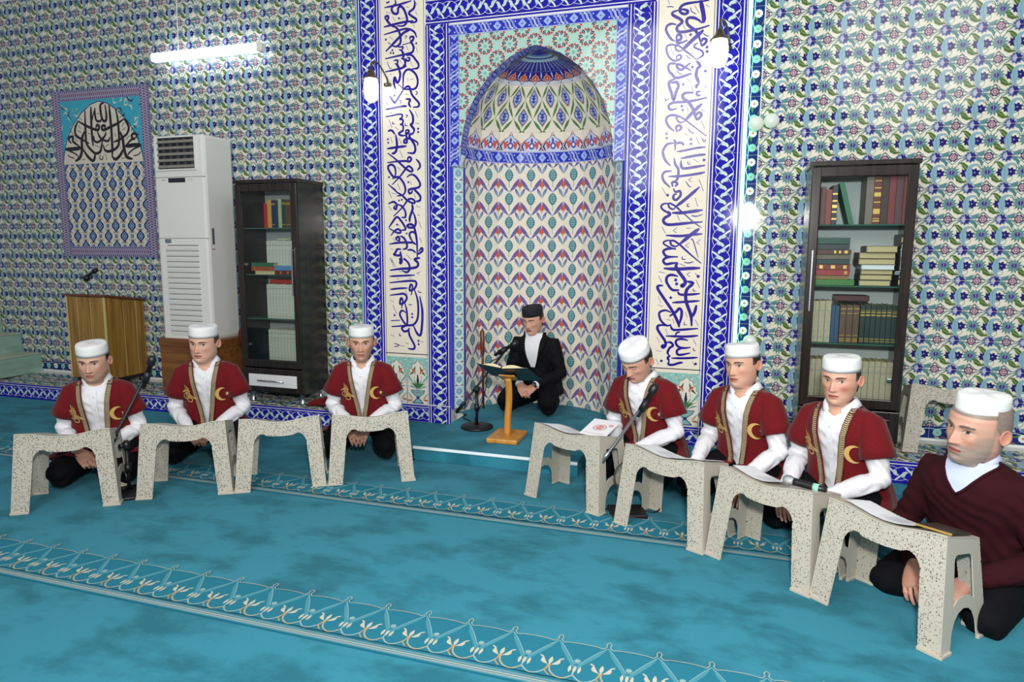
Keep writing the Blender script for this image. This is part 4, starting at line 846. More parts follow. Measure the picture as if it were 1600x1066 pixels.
def volumes(n, x0, x1, y, z, h, c, what, group, bands, d=.17, marks=None):
    w = (x1-x0)/n
    for i in range(n):
        hh = h*(1+.006*((i*7) % 3-1))
        o = book('%s volume from the left, %s' % (ORD[i], what), x0+w*(i+.5), y, z, w*.94, d, hh, c, 0, group=group, bands=None)
        b = BM()
        for z0, z1 in bands: box(b, -w*.4, w*.4, -.0032, -.001, z0*hh, z1*hh)
        obj('spine_print', b, o, m=marks or GOLD)
SPG = mat('grey_spine_print', '#9c9a8d', .6)
Y1 = LBY+.06
S0, S1, S2, S3 = .155+.366, .155+.724, .155+1.096, .155+1.484
wb = [(.06, .075), (.72, .73), (.86, .88), (.93, .935)]
volumes(10, -3.77, -3.455, Y1, S0, .262, '#c9c8bb', 'white set, lowest shelf, left bookcase', 'white set on the lowest shelf', wb, marks=SPG)
volumes(10, -3.77, -3.455, Y1, S1, .29, '#cfcec4', 'white set, second shelf, left bookcase', 'white set on the second shelf', wb, marks=SPG)
volumes(10, -3.77, -3.455, Y1+.02, S2, .28, '#d3d2c8', 'white set, third shelf, left bookcase', 'white set on the third shelf', wb, marks=SPG)
book('red book lying flat on the white set of the second shelf, left bookcase', -3.74, Y1+.01, S1+.293, .27, .16, .036, '#a82a22', flat=True, spine_left='front')
book('cream book lying on the white set of the third shelf, left bookcase', -3.68, Y1+.04, S2+.284, .14, .12, .018, '#b9b79a', flat=True, spine_left='front')
book('green book lying at right on the white set of the third shelf, left bookcase', -3.535, Y1+.04, S2+.284, .09, .12, .034, '#3c4a35', flat=True, spine_left='front')
yf = LBY+.012
for i, (c, h, lb) in enumerate((('#d8cfb4', .03, 'pale book at the bottom of the left stack, left bookcase'), ('#b0472a', .034, 'orange brown book in the middle of the left stack, left bookcase'), ('#2f6a4d', .034, 'green book on top of the left stack, left bookcase'))):
    book(lb, -3.875+(.03 if i == 0 else 0), yf, S2+sum((.03, .034, .034)[:i]), .22, .055, h, c, flat=True, spine_left=None if i == 0 else 'front', bands=[(.12, .16), (.84, .88)] if i == 1 else None)
book('dark red book at the bottom of the right stack, left bookcase', -3.645, yf, S2, .175, .055, .036, '#6e1f1a', flat=True, spine_left='front', bands=[(.3, .4), (.7, .8)])
book('light blue book on top of the right stack, left bookcase', -3.645, yf, S2+.036, .18, .055, .038, '#5a8cc0', flat=True, spine_left='front')
row = [('#c21f26', .033, .20, 'red book standing first at left on the top shelf, left bookcase'), ('#cf9d45', .04, .232, 'mustard yellow book on the top shelf, left bookcase'), ('#1c2a5c', .037, .225, 'navy blue book on the top shelf, left bookcase'), ('#1f3d45', .025, .22, 'thin dark teal book on the top shelf, left bookcase'), ('#b4b49c', .033, .235, 'grey white book on the top shelf, left bookcase'), ('#2c4636', .036, .23, 'dark green book on the top shelf, left bookcase'), ('#5f4436', .048, .228, 'thick brown book on the top shelf, left bookcase'), ('#4a352c', .022, .236, 'dark brown book second from the right end, top shelf, left bookcase'), ('#8c7a60', .022, .232, 'tan book at the right end of the top shelf, left bookcase')]
x = -3.765
for c, w, h, lb in row:
    book(lb, x+w/2, Y1, S3, w, .16, h, c, bands=[(.1, .13), (.82, .9)] if c in ('#2c4636', '#5f4436', '#1c2a5c') else None); x += w+.0015
# right bookcase
Y1 = RBY+.045
x = .505
for i, (c, w, h, lb) in enumerate((('#5c2a2c', .03, .235, 'maroon book at the left end of the top shelf, right bookcase'), ('#8a2f2c', .035, .22, 'red brown book behind the crystal reflection, top shelf, right bookcase'), ('#242233', .032, .245, 'dark book with pale spine print beside leaning green one, right bookcase'))):
    book(lb, x+w/2, Y1, S3, w, .2, h, c, bands=[(.12, .16), (.3, .34), (.42, .5), (.58, .62), (.76, .8)] if i == 2 else None); x += w+.001
book('green book leaning to the left on the top shelf, right bookcase', .692, Y1+.005, S3, .03, .18, .27, '#1d6b4a', lean=-.26)
x = .765
for c, w, h, lb in (('#7a6a62', .042, .295, 'grey brown book left of the gilt red one, top shelf, right bookcase'), ('#6f2320', .042, .315, 'red book with ornate gilt spine on the top shelf, right bookcase'), ('#3f211f', .04, .31, 'dark brown book on the top shelf, right bookcase'), ('#7d2630', .038, .318, 'crimson book on the top shelf, right bookcase'), ('#5a343c', .04, .31, 'dull plum book on the top shelf, right bookcase'), ('#8c3d38', .044, .312, 'brick red book at the right end of the top shelf, right bookcase')):
    book(lb, x+w/2, Y1, S3, w, .2, h, c, bands=[(.05, .075), (.1, .115), (.2, .3), (.42, .44), (.54, .62), (.7, .72), (.84, .855), (.93, .95)] if c == '#6f2320' else None); x += w+.0015
z = S2
for i, (c, h, w, lb, bd) in enumerate((('#3f7a34', .036, .23, 'green marbled book at the bottom of the left stack, right bookcase', None), ('#8a6a3a', .026, .195, 'tan edged book second from the bottom of the left stack, right bookcase', None), ('#a3262a', .034, .2, 'bright red book in the left stack, right bookcase', [(.84, .88), (.9, .92)]), ('#7d2c2c', .036, .2, 'maroon book with round gilt ornaments, left stack, right bookcase', [(.1, .2), (.44, .56), (.8, .9)]), ('#23383c', .03, .195, 'dark slate book in the left stack, right bookcase', None), ('#6f5f50', .03, .2, 'taupe book in the left stack, right bookcase', None), ('#55282a', .03, .2, 'dark red book with small gilt marks, left stack, right bookcase', [(.5, .56), (.64, .7), (.8, .9)]), ('#2a3440', .034, .19, 'blue grey book second from the top of the left stack, right bookcase', None), ('#1f4a42', .04, .19, 'deep green book on top of the left stack, right bookcase', None))):
    book(lb, .503, Y1+.01*(i % 2), z, w, .2, h, c, flat=True, spine_left='front', bands=bd); z += h+.001
z = S2
for i, (c, h, x0, w, lb) in enumerate((('#2a2a30', .036, .76, .18, 'dark book with yellowed pages, bottom of right stack, right bookcase'), ('#2a2a30', .033, .765, .185, 'dark book with writing on its page edge in the right stack, right bookcase'), ('#4a3a38', .03, .77, .185, 'brown book third from the bottom of the right stack, right bookcase'), ('#c9ccd0', .03, .77, .188, 'book with white page edge in the middle of the right stack, right bookcase'), ('#5a3a34', .036, .752, .21, 'brown book above the white edged one in the right stack, right bookcase'), ('#6f5348', .038, .756, .208, 'large brown book second from the top of the right stack, right bookcase'), ('#5a4a3c', .04, .79, .178, 'thick book with cream pages on top of the right stack, right bookcase'))):
    book(lb, x0, Y1+.012*(i % 3), z, w, .2, h, c, flat=True, spine_left=True, pages=PAGES if i != 3 else PAPERW); z += h+.0015
o = book('black upright book with white spine lettering, right end of middle shelf, right bookcase', .99, Y1-.02, S2, .026, .2, .325, '#15151f')
m_ = text_mesh("KUR'AN-I KERİM", .023, mat('white_ink', '#e8e8ea', .5), .0008); obj('lettering', m_, o, (0, -.0035, .165), (pi/2, -pi/2, 0))
a = Art(); a.z = .0001
for zz, h in ((.012, .03), (.275, .03)): a.rect(-.012, .012, zz, zz+h, '#d9c68e')
for zz in (.06, .255): a.disc(0, zz, .009, '#e6ded6', 8)
obj('spine_print', a.mesh('spine_print', PRINT), o, (0, -.0034, 0), UP)
volumes(3, .50, .61, Y1, S1, .27, '#b4a88e', 'cream set, third row, right bookcase', 'cream set of three', [(.1, .12), (.75, .78)], .18, SPG)
book('dark blue book with turquoise foot in the third row, right bookcase', .6225, Y1, S1, .022, .18, .245, '#1f4a6a'); book('steel blue book in the third row, right bookcase', .6465, Y1, S1, .024, .18, .24, '#27486e')
volumes(3, .662, .777, Y1, S1, .245, '#5f4536', 'brown gilt set, third row, right bookcase', 'brown gilt set', [(.05, .07), (.1, .12), (.2, .215), (.78, .795), (.9, .92)], .18)
volumes(7, .78, .992, Y1, S1, .25, '#16302b', 'dark green set, third row, right bookcase', 'dark green gilt set', [(.06, .08), (.12, .14), (.72, .76), (.8, .83), (.86, .87)], .18)
book('maroon book lying on the brown gilt set, right bookcase', .63, Y1+.02, S1+.272, .2, .15, .034, '#4a1a20', flat=True, spine_left='front')
volumes(14, .502, .992, Y1, S0, .245, '#b3a78d', 'cream set, lowest shelf, right bookcase', 'cream set on the lowest shelf', [(.05, .08), (.68, .72), (.86, .88)], .17, SPG)
# speaker's desk with slanted top
pd = thing('lectern_desk', 'wood grain lectern desk with slanted top left of the air conditioner', 'lectern', (-5.71, 5.01, .165))
bm = BM(); vs = [bm.verts.new(p) for p in ((-.23, -.22, .085), (.23, -.22, .085), (.23, .22, .085), (-.23, .22, .085), (-.23, -.22, .85), (.23, -.22, .85), (.23, .22, .79), (-.23, .22, .79))]
for f in ((0, 1, 5, 4), (1, 2, 6, 5), (2, 3, 7, 6), (3, 0, 4, 7), (4, 5, 6, 7), (3, 2, 1, 0)): bm.faces.new([vs[i] for i in f])
obj('body', bm, pd, m=OAK)
CRT = mat('cream_edging', '#cdbb84', .4)
for x in (-.232, .218): bx('edging', pd, x, x+.014, -.224, -.21, .085, .85, CRT)
for x, h in ((-.1, .3), (.06, .55)): bx('groove', pd, x, x+.003, -.2215, -.219, .1, .84, CRT)
for y in (-.02, .12): bx('groove', pd, .2295, .2315, y, y+.003, .1, .8, CRT)
b = BM(); box(b, -.25, .25, -.245, .25, -.008, .012, .003); obj('top_board', b, pd, (0, 0, .832), (-.135, 0, 0), wood('reddish_top', '#5a3020', '#744030', 2, .4))
bx('underframe', pd, -.2, .2, -.19, .2, .05, .085, BLACK)
for x in (-.19, .19):
    for y in (-.18, .18): b = BM(); lathe(b, [(.0, -.001), (.022, .0), (.026, .02), (.022, .05), (.01, .06)], 12, (x, y, .001)); obj('caster', b, pd, m=BLACK, smooth=True)
mc = thing('desk_microphone', 'small black microphone on a thin metal stand on the lectern desk', 'microphone', (-5.83, 4.93, 1.012))
b = BM(); tube(b, [(0, 0, 0), (0, 0, .15)], .0045, 8); obj('stand', b, mc, m=STEEL, smooth=True)
b = BM(); lathe(b, [(.03, .0), (.03, .012), (.008, .016)], 12); obj('base', b, mc, m=BLACK)
b = BM(); lathe(b, [(.012, .14), (.028, .155), (.03, .18), (.012, .2)], 10); obj('clamp', b, mc, m=BLACK, smooth=True)
b = BM(); tube(b, [(-.09, 0, .165), (.0, 0, .185), (.07, -.01, .215), (.1, -.015, .228), (.105, -.015, .231), (.15, -.02, .248)], [.006, .012, .013, .013, .022, .02], 10); obj('capsule', b, mc, m=BLACK, smooth=True)
# marble stair at the left edge
MARB = mat('green_grey_marble', '#8fb0a2', .3, noise=(5, .16, (1, 1, 4)), bump=(20, .1, .002))
st = thing('marble_staircase', 'pale green marble stairs rising at the left edge of the picture', 'stairs', (-6.9, 5.0, .17))
for k in range(4):
    x = -.27*k
    b = BM(); box(b, x-.6, x, -.2, .235, .2*k, .2*k+.188); obj('riser', b, st, m=MARB)
    b = BM(); box(b, x-.6, x+.012, -.205, .237, .2*k+.188, .2*k+.2, .003); obj('tread', b, st, m=mat('pale_marble_tread', '#b4bda8', .35, noise=(8, .12)))  # treads and their edges in a paler tone than the risers
# ------------------------------------------------------------ plastic low tables
LACE = bpy.data.materials.new('pierced_plastic'); LACE.use_nodes = True; nt = LACE.node_tree; pb = nt.nodes['Principled BSDF']; ou = nt.nodes['Material Output']
pb.inputs['Base Color'].default_value = C('#b7b1a3'); pb.inputs['Roughness'].default_value = .42
uv = nt.nodes.new('ShaderNodeUVMap'); vo = nt.nodes.new('ShaderNodeTexVoronoi'); vo.inputs['Scale'].default_value = 125; vo.inputs['Randomness'].default_value = .5
wn = nt.nodes.new('ShaderNodeTexWhiteNoise'); wn.noise_dimensions = '3D'
nt.links.new(uv.outputs[0], vo.inputs['Vector']); nt.links.new(vo.outputs['Position'], wn.inputs['Vector'])
mr = nt.nodes.new('ShaderNodeMapRange'); mr.inputs['To Min'].default_value = .2; mr.inputs['To Max'].default_value = .44; nt.links.new(wn.outputs['Value'], mr.inputs[0])
lt = nt.nodes.new('ShaderNodeMath'); lt.operation = 'LESS_THAN'; nt.links.new(vo.outputs['Distance'], lt.inputs[0]); nt.links.new(mr.outputs[0], lt.inputs[1])
tp = nt.nodes.new('ShaderNodeBsdfTransparent'); mx = nt.nodes.new('ShaderNodeMixShader'); nt.links.new(lt.outputs[0], mx.inputs[0]); nt.links.new(pb.outputs[0], mx.inputs[1]); nt.links.new(tp.outputs[0], mx.inputs[2]); nt.links.new(mx.outputs[0], ou.inputs[0])
SOLIDP = mat('beige_plastic', '#b7b1a3', .42, bump=(150, .5, .0025))
TL, TD, TH, TA = .265, .165, .445, .035                     # half length, half depth, height, taper
def ztop(x): return TH-.03*(cos(pi*max(-1, min(1, x/.235)))*.5+.5)
def arc(cx, cz, r, a0, a1, n=5): return [(cx+r*cos(radians(a0+(a1-a0)*i/n)), cz+r*sin(radians(a0+(a1-a0)*i/n))) for i in range(n+1)]
def sheet(outline, hole, fmap, m, name, parent, uvs=1., t=.0045):
    """flat pierced sheet: outline with optional hole, mapped into place, thickened"""
    bm = BM(); es = []
    for P in [outline]+([hole] if hole else []):
        v = [bm.verts.new((p[0], p[1], 0)) for p in P]
        for i in range(len(v)): es.append(bm.edges.new((v[i-1], v[i])))
    bmesh.ops.triangle_fill(bm, use_beauty=True, use_dissolve=False, edges=es, normal=(0, 0, 1))
    me = bpy.data.meshes.new(name); bm.normal_update(); bm.to_mesh(me); bm.free()
    uv = me.uv_layers.new(name='UVMap')
    for l in me.loops: c = me.vertices[l.vertex_index].co; uv.data[l.index].uv = (c.x+7*uvs, c.y)
    bm = BM(); bm.from_mesh(me)
    for v in bm.verts: v.co = Vector(fmap(v.co.x, v.co.y))
    bm.normal_update(); g = bm.faces[:]; r = bmesh.ops.solidify(bm, geom=g, thickness=t); bm.to_mesh(me); bm.free()
    return obj(name, me, parent, m=m)
def low_table(label, loc, rz, group='pierced plastic low tables'):
    t = thing('low_table', label, 'low table', loc, rz, group)
    SL = .13
    def zs(y, z): return z*(1-SL*(y/TD+1)/2*min(1, max(0, (z-.1)/.3)))
    n = 14; xs = [-.25+.5*i/n for i in range(n+1)]
    half = [(-TL, 0), (-.182, 0), (-.172, .2), (-.168, .27)]+[(-.112+.056*cos(radians(a)), .287+.06*sin(radians(a))) for a in (176, 158, 140, 122, 104, 88)]
    mid = [(x, .347-.018*(cos(pi*x/.2)*.5+.5)) for x in (-.085, -.06, -.035, -.01, .01, .035, .06, .085)]
    front = half+mid+[(-p[0], p[1]) for p in half[::-1]]
    front += [(x*TL/.25, ztop(x)) for x in xs[::-1]]
    for s in (-1, 1):
        def fm_(x, z, s=s): return (x*(1-TA/TL*z/TH), s*(TD-.045*z/TH), zs(s*TD, z))
        sheet(front, None, fm_, LACE, 'front_panel' if s < 0 else 'back_panel', t, s)
    side = [(-TD, 0), (-.10, 0), (-.095, .06)]+arc(0, .055, .095, 165, 15, 6)+[(.095, .06), (.10, 0), (TD, 0), (TD, TH), (-TD, TH)]
    hole = [(-.085, .17)]+arc(0, .1, .11, 140, 40, 4)[0:0]+[(-.05, .192), (0, .2), (.05, .192), (.085, .17)]+arc(.055, .345, .03, 0, 90, 3)+arc(-.055, .345, .03, 90, 180, 3)
    for s in (-1, 1):
        def sm_(y, z, s=s): return (s*(TL-TA*z/TH), y*(1-.045/TD*z/TH), zs(y, z))
        sheet(side, hole, sm_, SOLIDP, 'side_panel', t, s+3)
    bm = BM(); rows = []
    for x in [-.232+.464*i/16 for i in range(17)]: rows.append([bm.verts.new((x, y, zs(y*TD/.12, ztop(x*.25/.232))+.001)) for y in (-.125, -.06, 0, .06, .122)])
    for a, b in zip(rows, rows[1:]):
        for i in range(4): bm.faces.new((a[i], b[i], b[i+1], a[i+1]))
    bm.normal_update(); bmesh.ops.solidify(bm, geom=bm.faces[:], thickness=.004); bm.normal_update(); obj('top', bm, t, m=mat('beige_plastic_top', '#bab4a6', .38, bump=(150, .25, .002)), smooth=False)
    for sx in (-1, 1):
        for sy in (-1, 1):
            bm = BM(); box(bm, min(sx*(TL+.006), sx*.18), max(sx*(TL+.006), sx*.18), sy*TD-.008, sy*TD+.008, 0, .014, .002); box(bm, sx*TL-.007, sx*TL+.007, min(sy*(TD+.007), sy*.1), max(sy*(TD+.007), sy*.1), 0, .014, .002)
            obj('foot', bm, t, m=SOLIDP)
    return t
RP = {1: (-3.61, 2.867, 36), 2: (-3.123, 3.256, 30.2), 3: (-2.661, 3.536, 31.5), 4: (-2.194, 3.817, 31.1), 5: (-.83, 3.843, -23.4), 6: (-.246, 3.554, -27.3), 7: (.241, 3.288, -34.6), 8: (.679, 2.965, -40.3)}
t0 = low_table('pierced beige plastic low table at the far left, before the round faced youth', RP[1][:2]+(.001,), radians(RP[1][2]))
for k, lb in ((2, 'pierced beige low table before the second youth, right of left microphone stand'), (3, 'empty pierced beige low table between two youths on the left, nobody behind it'), (4, 'pierced beige plastic low table nearest the carpeted step on its left'), (5, 'pierced beige plastic low table with a white leaflet bearing a red emblem'), (6, 'pierced beige plastic low table right of the right microphone stand, open papers on it'), (7, 'pierced beige plastic low table with a silver headed microphone lying on top'), (8, 'nearest pierced beige plastic low table, before the bearded man')):
    dup(t0, RP[k][:2]+(.001,), radians(RP[k][2]), lb)
dup(t0, (1.37, 5.075, .172), radians(-1), 'pierced beige plastic low table on the ledge against the wall behind the bearded man')
def on_table(k, x, y, dz=0):
    a = radians(RP[k][2]); return (RP[k][0]+x*cos(a)-y*sin(a), RP[k][1]+x*sin(a)+y*cos(a), .004+ztop(x*.25/.232)*(1-.13*(y/.12+1)/2)+.0015+dz), a
def paper(label, k, x, y, w, d, rot=0, art=None, curl=0, fold=True, name='paper_sheet'):
    loc, a = on_table(k, x, y); bm = BM(); n = 10; rows = []
    t = thing(name, label, 'paper', loc, a+rot); t.rotation_euler = (-.23, 0, a+rot)
    for i in range(n+1):
        u = (i/n-.5)*w; X = x+u*cos(rot); z = ztop(X*.25/.232)-ztop(x*.25/.232)+.0015+curl*abs(i/n-.5)**2*4
        rows.append([bm.verts.new((u, v*d, z+.0006*(i % 2))) for v in (-.5, .5)])
    for p, q in zip(rows, rows[1:]): bm.faces.new((p[0], q[0], q[1], p[1]))
    bm.normal_update(); obj('sheet', bm, t, m=PAPERW)
    if art: o = obj('print', art.mesh('print', PRINT), t, (0, 0, .004))
    return t
lines = Art()
for r in range(9):
    for c in range(2): lines.rect(-.085+.09*c, -.015+.09*c+(.004*((r*3) % 4)), .06-.014*r, .063-.014*r, '#8a8c98')
paper('white sheet at the left end of the table with the red emblem leaflet', 5, -.1, -.01, .2, .2, .1, lines)
lf = Art(); lf.disc(.0, .0, .04, '#b5443f', 20); lf.disc(0, 0, .035, '#ece6e8', 20); lf.disc(0, 0, .026, '#c25a52', 16)
for q in range(4): lf.stroke([(-.02+.013*q, -.012), (-.012+.01*q, .012)], .005, '#efe3e1')
lf.rect(-.06, .06, -.085, -.08, '#b9a7b4'); lf.disc(.055, .04, .016, '#d6a4a4', 10)
b_ = thing('leaflet', 'white leaflet with a round red emblem leaning over the far edge of a low table', 'leaflet', on_table(5, .075, .06, .0)[0], radians(-23)+.15)
bm = BM(); box(bm, -.085, .085, -.11, .11, 0, .002); obj('card', bm, b_, (0, .07, .03), (.2, 0, 0), PAPERW); obj('print', lf.mesh('print', PRINT), b_, (0, .07, .0325), (.2, 0, 0))
paper('open white papers at left end of the table right of grey microphone stand', 6, -.09, 0, .21, .21, 0, lines, .0)
paper('grey white curling sheet right of the open papers, second right hand table', 6, .11, .02, .2, .2, -.05, None, .002)
paper('white sheet curling under the lying microphone', 7, -.09, .0, .2, .2, .05, lines, .012)
paper('white papers spread on the nearest low table before the bearded man', 8, -.05, 0, .27, .2, .03, lines, .004)
ph = thing('notebook', 'thin gold edged notebook at the right end of the nearest low table', 'notebook', on_table(8, .16, -.0)[0], radians(-40.3)+.08)
ph.rotation_euler.x = -.23
bx('cover', ph, -.06, .062, -.1, .09, .003, .012, mat('dark_gold_cover', '#3a2c20', .4)); bx('edge', ph, -.061, .063, -.101, -.096, .0035, .0115, GOLD)
wm = thing('wireless_microphone', 'black microphone with silver grille lying on a low table', 'microphone', on_table(7, .045, .0, .024)[0], radians(-34.6)+.12)
wm.location.z += .006
b = BM(); tube(b, [(-.024, 0, 0), (-.02, 0, 0), (-.01, 0, 0), (.008, 0, 0), (.022, 0, 0), (.028, 0, 0)], [.006, .016, .0235, .025, .02, .017], 14); obj('grille', b, wm, m=mat('grille_mesh', '#b9bcc0', .35, .8, bump=(900, .8, .002)), smooth=True)
b = BM(); tube(b, [(.028, 0, 0), (.04, 0, 0), (.13, 0, -.002), (.17, 0, -.003)], [.019, .0175, .016, .0155], 12); obj('handle', b, wm, m=BLACK, smooth=True)
b = BM(); tube(b, [(.115, 0, -.002), (.14, 0, -.0025)], .0185, 12); obj('ring', b, wm, m=mat('mint_ring', '#8fd6bd', .4), smooth=True)
# ------------------------------------------------------------ microphone stands
def boom_stand(label, base, pole_h, p0, p1, mic_dir, square=False, grey=False, clamp_side=None):
    t = thing('microphone_stand', label, 'microphone stand', base); B = Vector(base)
    b = BM()
    if square: box(b, -.1, .1, -.085, .085, 0, .022, .006)
    else: lathe(b, [(.0, 0), (.122, 0), (.125, .008), (.12, .018), (.05, .024), (.02, .03)], 32, cap=False)
    obj('base', b, t, m=CHAR, smooth=not square, rot=(0, 0, .35) if square else None)
    b = BM(); tube(b, [(0, 0, .015), (0, 0, pole_h)], .0105, 12); obj('pole', b, t, m=mat('grey_pole', '#8d9499', .3, .8) if grey else CHAR, smooth=True)
    b = BM(); tube(b, [(0, 0, pole_h*.45), (0, 0, pole_h*.62)], .019, 12); obj('height_clutch', b, t, m=BLACK, smooth=True)
    p0, p1 = Vector(p0)-B, Vector(p1)-B; q = p0+(p1-p0)*max(.1, min(.9, ((Vector((0, 0, pole_h))-p0).dot(p1-p0))/(p1-p0).length_squared))
    b = BM(); lathe(b, [(.014, pole_h-.03), (.022, pole_h-.01), (.024, pole_h+.01), (.012, pole_h+.03)], 12); o = obj('clamp', b, t, m=BLACK, smooth=True)
    b = BM(); tube(b, [(0, 0, pole_h), (0, -.02, pole_h+.005), (0, -.045, pole_h+.005)], [.008, .008, .016], 8); obj('knob', b, o, m=BLACK, smooth=True)
    obj('boom', tube(BM(), [p0, p0+(p1-p0)*.16, p0+(p1-p0)*.17, p1], [.014, .014, .009, .009], 10), t, m=mat('grey_pole', '#8d9499') if grey else CHAR, smooth=True)
    d = (p1-p0).normalized(); md = Vector(mic_dir).normalized()
    m = BM(); s = p1-md*.03; tube(m, [s-md*.09, s-md*.085, s+md*.06, s+md*.063, s+md*.08, s+md*.1, s+md*.118, s+md*.122], [.009, .012, .015, .022, .0245, .024, .016, .005], 14)
    o = obj('microphone', m, t, m=BLACK, smooth=True)
    m = BM(); tube(m, [s-md*.05, s+md*.02], .0195, 12); obj('clip', m, o, m=CHAR, smooth=True)
    return t
boom_stand('black boom microphone stand between the two leftmost low tables', (-3.395, 3.048, .001), .3, (-3.47, 3.0, .30), (-3.2, 3.06, .765), (.35, .05, .9))
boom_stand('black microphone stand with round base on the carpeted step', (-1.834, 4.80, .106), .30, (-2.0, 4.79, .215), (-1.60, 4.84, .735), (.75, .1, .45))
boom_stand('microphone stand with grey pole and square base among the right hand tables', (-.512, 3.70, .001), .37, (-.66, 3.66, .29), (-.42, 3.74, .66), (.33, .1, .65), True, True)
# ------------------------------------------------------------ book rest on the step
rs = thing('book_rest', 'honey coloured wooden book rest on a square foot on the step', 'book rest', (-1.515, 4.58, .106), radians(2))
bm = BM(); box(bm, -.115, .115, -.15, .15, 0, .035, .01); obj('foot', bm, rs, m=BEECH)
bm = BM(); cr_ = catmull([(0, .0, .03), (.0, .01, .15), (.008, .015, .28), (.012, -.01, .40), (.012, -.03, .45)], 5); tube(bm, cr_, [(.026, .016)]*len(cr_), 12); obj('post', bm, rs, m=BEECH, smooth=True)
TILT = -radians(27)
bm = BM(); box(bm, -.06, .06, -.05, .05, -.012, 0, .004); obj('rest_board', bm, rs, (.012, -.02, .462), (TILT, 0, 0), BEECH)
qb = thing('open_book', 'large open book with dark green cover on the wooden book rest', 'book', (-1.503, 4.562, .106+.472), radians(2)); qb.rotation_euler = (TILT, 0, radians(-7))
for s in (-1, 1):
    b = BM(); box(b, 0, .2, -.14, .14, -.004, .0, .0015); obj('cover', b, qb, (0, 0, .006), (0, -s*.1 if s > 0 else pi+.1, 0), mat('dark_green_cover', '#26383a', .35))
    bm = BM(); rows = []
    for i in range(9):
        u = i/8; rows.append([bm.verts.new((s*(.004+.188*u), y, .010+.026*sin(pi*min(1, u*1.15+.08))**.8*(1-u*.35)+.018*u)) for y in (-.132, .132)])
    low = [[bm.verts.new((v.co.x, v.co.y, .008+.018*abs(v.co.x)/.19)) for v in r] for r in rows]
    for a, b2, c, d in zip(rows, rows[1:], low, low[1:]):
        bm.faces.new((a[0], b2[0], b2[1], a[1])); bm.faces.new((c[0], d[0], b2[0], a[0])); bm.faces.new((c[1], a[1], b2[1], d[1]))
    bm.faces.new((rows[-1][0], low[-1][0], low[-1][1], rows[-1][1])); bmesh.ops.recalc_face_normals(bm, faces=bm.faces)
    obj('page_block', bm, qb, m=mat('aged_pages', '#dccfa8', .7, noise=(90, .06, (1, 12, 1))))
# ------------------------------------------------------------ small things in the niche and on the ledge
cn = thing('walking_stick', 'reddish wooden stick leaning in the left corner of the niche', 'stick', (-2.03, 5.42, .106))
b = BM(); tube(b, [(.02, -.0, 0), (-.005, .05, .42), (-.008, .055, .47)], [.01, .011, .011], 10); obj('shaft', b, cn, m=wood('red_wood', '#4a1c14', '#6a2c1e', 3, .35), smooth=True)
b = BM(); tube(b, [(-.008, .055, .46), (-.009, .056, .48), (-.012, .058, .66), (-.013, .059, .68)], [.012, .019, .02, .008], 12); obj('grip', b, cn, m=MATS.setdefault('rw2', wood('red_grip', '#5a2418', '#7a3826', 3, .3)), smooth=True)
cb = BM()
for P in ([(-2.14, 4.12, .006), (-2.08, 4.2, .006), (-2.13, 4.33, .02), (-2.2, 4.36, .006), (-2.2, 4.27, .02), (-2.08, 4.32, .01), (-2.1, 4.45, .006), (-2.1, 4.9, .006)],): tube(cb, catmull(P, 8), .0055, 8)
o = obj('cable', cb, m=mat('black_rubber', '#17201f', .5), smooth=True); tag(o, 'black cable coiled on the carpet left of the step', 'cable')
cb = BM(); tube(cb, catmull([(-1.87, 4.85, .112), (-1.95, 4.95, .112), (-2.05, 5.05, .113), (-2.06, 5.15, .113)], 8), .005, 8); tube(cb, catmull([(-1.66, 4.81, .66), (-1.75, 4.83, .60), (-1.77, 4.84, .45), (-1.8, 4.84, .32), (-1.87, 4.86, .16), (-1.88, 4.85, .112)], 8), .004, 8)
o = obj('cable', cb, m=MATS['black_rubber'], smooth=True); tag(o, 'thin black cable running from the microphone stand on the step to the niche wall', 'cable')
cb = BM(); tube(cb, catmull([(-.51, 3.68, .33), (-.57, 3.64, .27), (-.57, 3.62, .2), (-.53, 3.62, .12), (-.54, 3.63, .02), (-.62, 3.62, .01), (-.72, 3.66, .008), (-.74, 3.72, .03), (-.66, 3.71, .008), (-.56, 3.68, .03)], 8), .0045, 8); tube(cb, catmull([(-.45, 3.74, .02), (-.37, 3.75, .008), (-.34, 3.8, .02), (-.4, 3.84, .035), (-.45, 3.85, .008)], 8), .0045, 8)
o = obj('cable', cb, m=MATS['black_rubber'], smooth=True); tag(o, 'black cable looping round the foot of the grey microphone stand', 'cable')
gm = BM(); n = 14; rows = []
for i in range(n+1):
    u = i/n; rows.append([gm.verts.new((-3.36+.46*u, 4.79+.16*v+.05*u, .155+.1*sin(pi*min(1, u*.8+.06))*sin(pi*(v*.9+.05))*(1+.25*sin(9*u+5*v))+.004)) for v in [j/8 for j in range(9)]])
for a, b2 in zip(rows, rows[1:]):
    for j in range(8): gm.faces.new((a[j], b2[j], b2[j+1], a[j+1]))
gm.normal_update(); bmesh.ops.solidify(gm, geom=gm.faces[:], thickness=-.01)
MAROON = mat('maroon_cloth', '#661118', .85, spec=.15, sheen=.1, noise=(90, .1), bump=(220, .25, .001))
o = obj('folded_robe', gm, m=MAROON, smooth=True); tag(o, 'spare maroon garment lying crumpled on the ledge by the left bookcase leg', 'garment')
ch = thing('carved_chair_back', 'reddish carved wooden piece peeping out between plinth and left bookcase', 'chair back', (-4.12, 5.02, .16))
bm = BM(); cc = catmull([(.03, 0, .02), (.02, 0, .35), (-.035, 0, .46), (-.05, 0, .55), (-.02, 0, .6), (.03, 0, .59)], 6); tube(bm, cc, [(.03, .018)]*len(cc), 10); obj('rail', bm, ch, m=wood('mahogany', '#42120c', '#5e1e14', 3, .3), smooth=True)
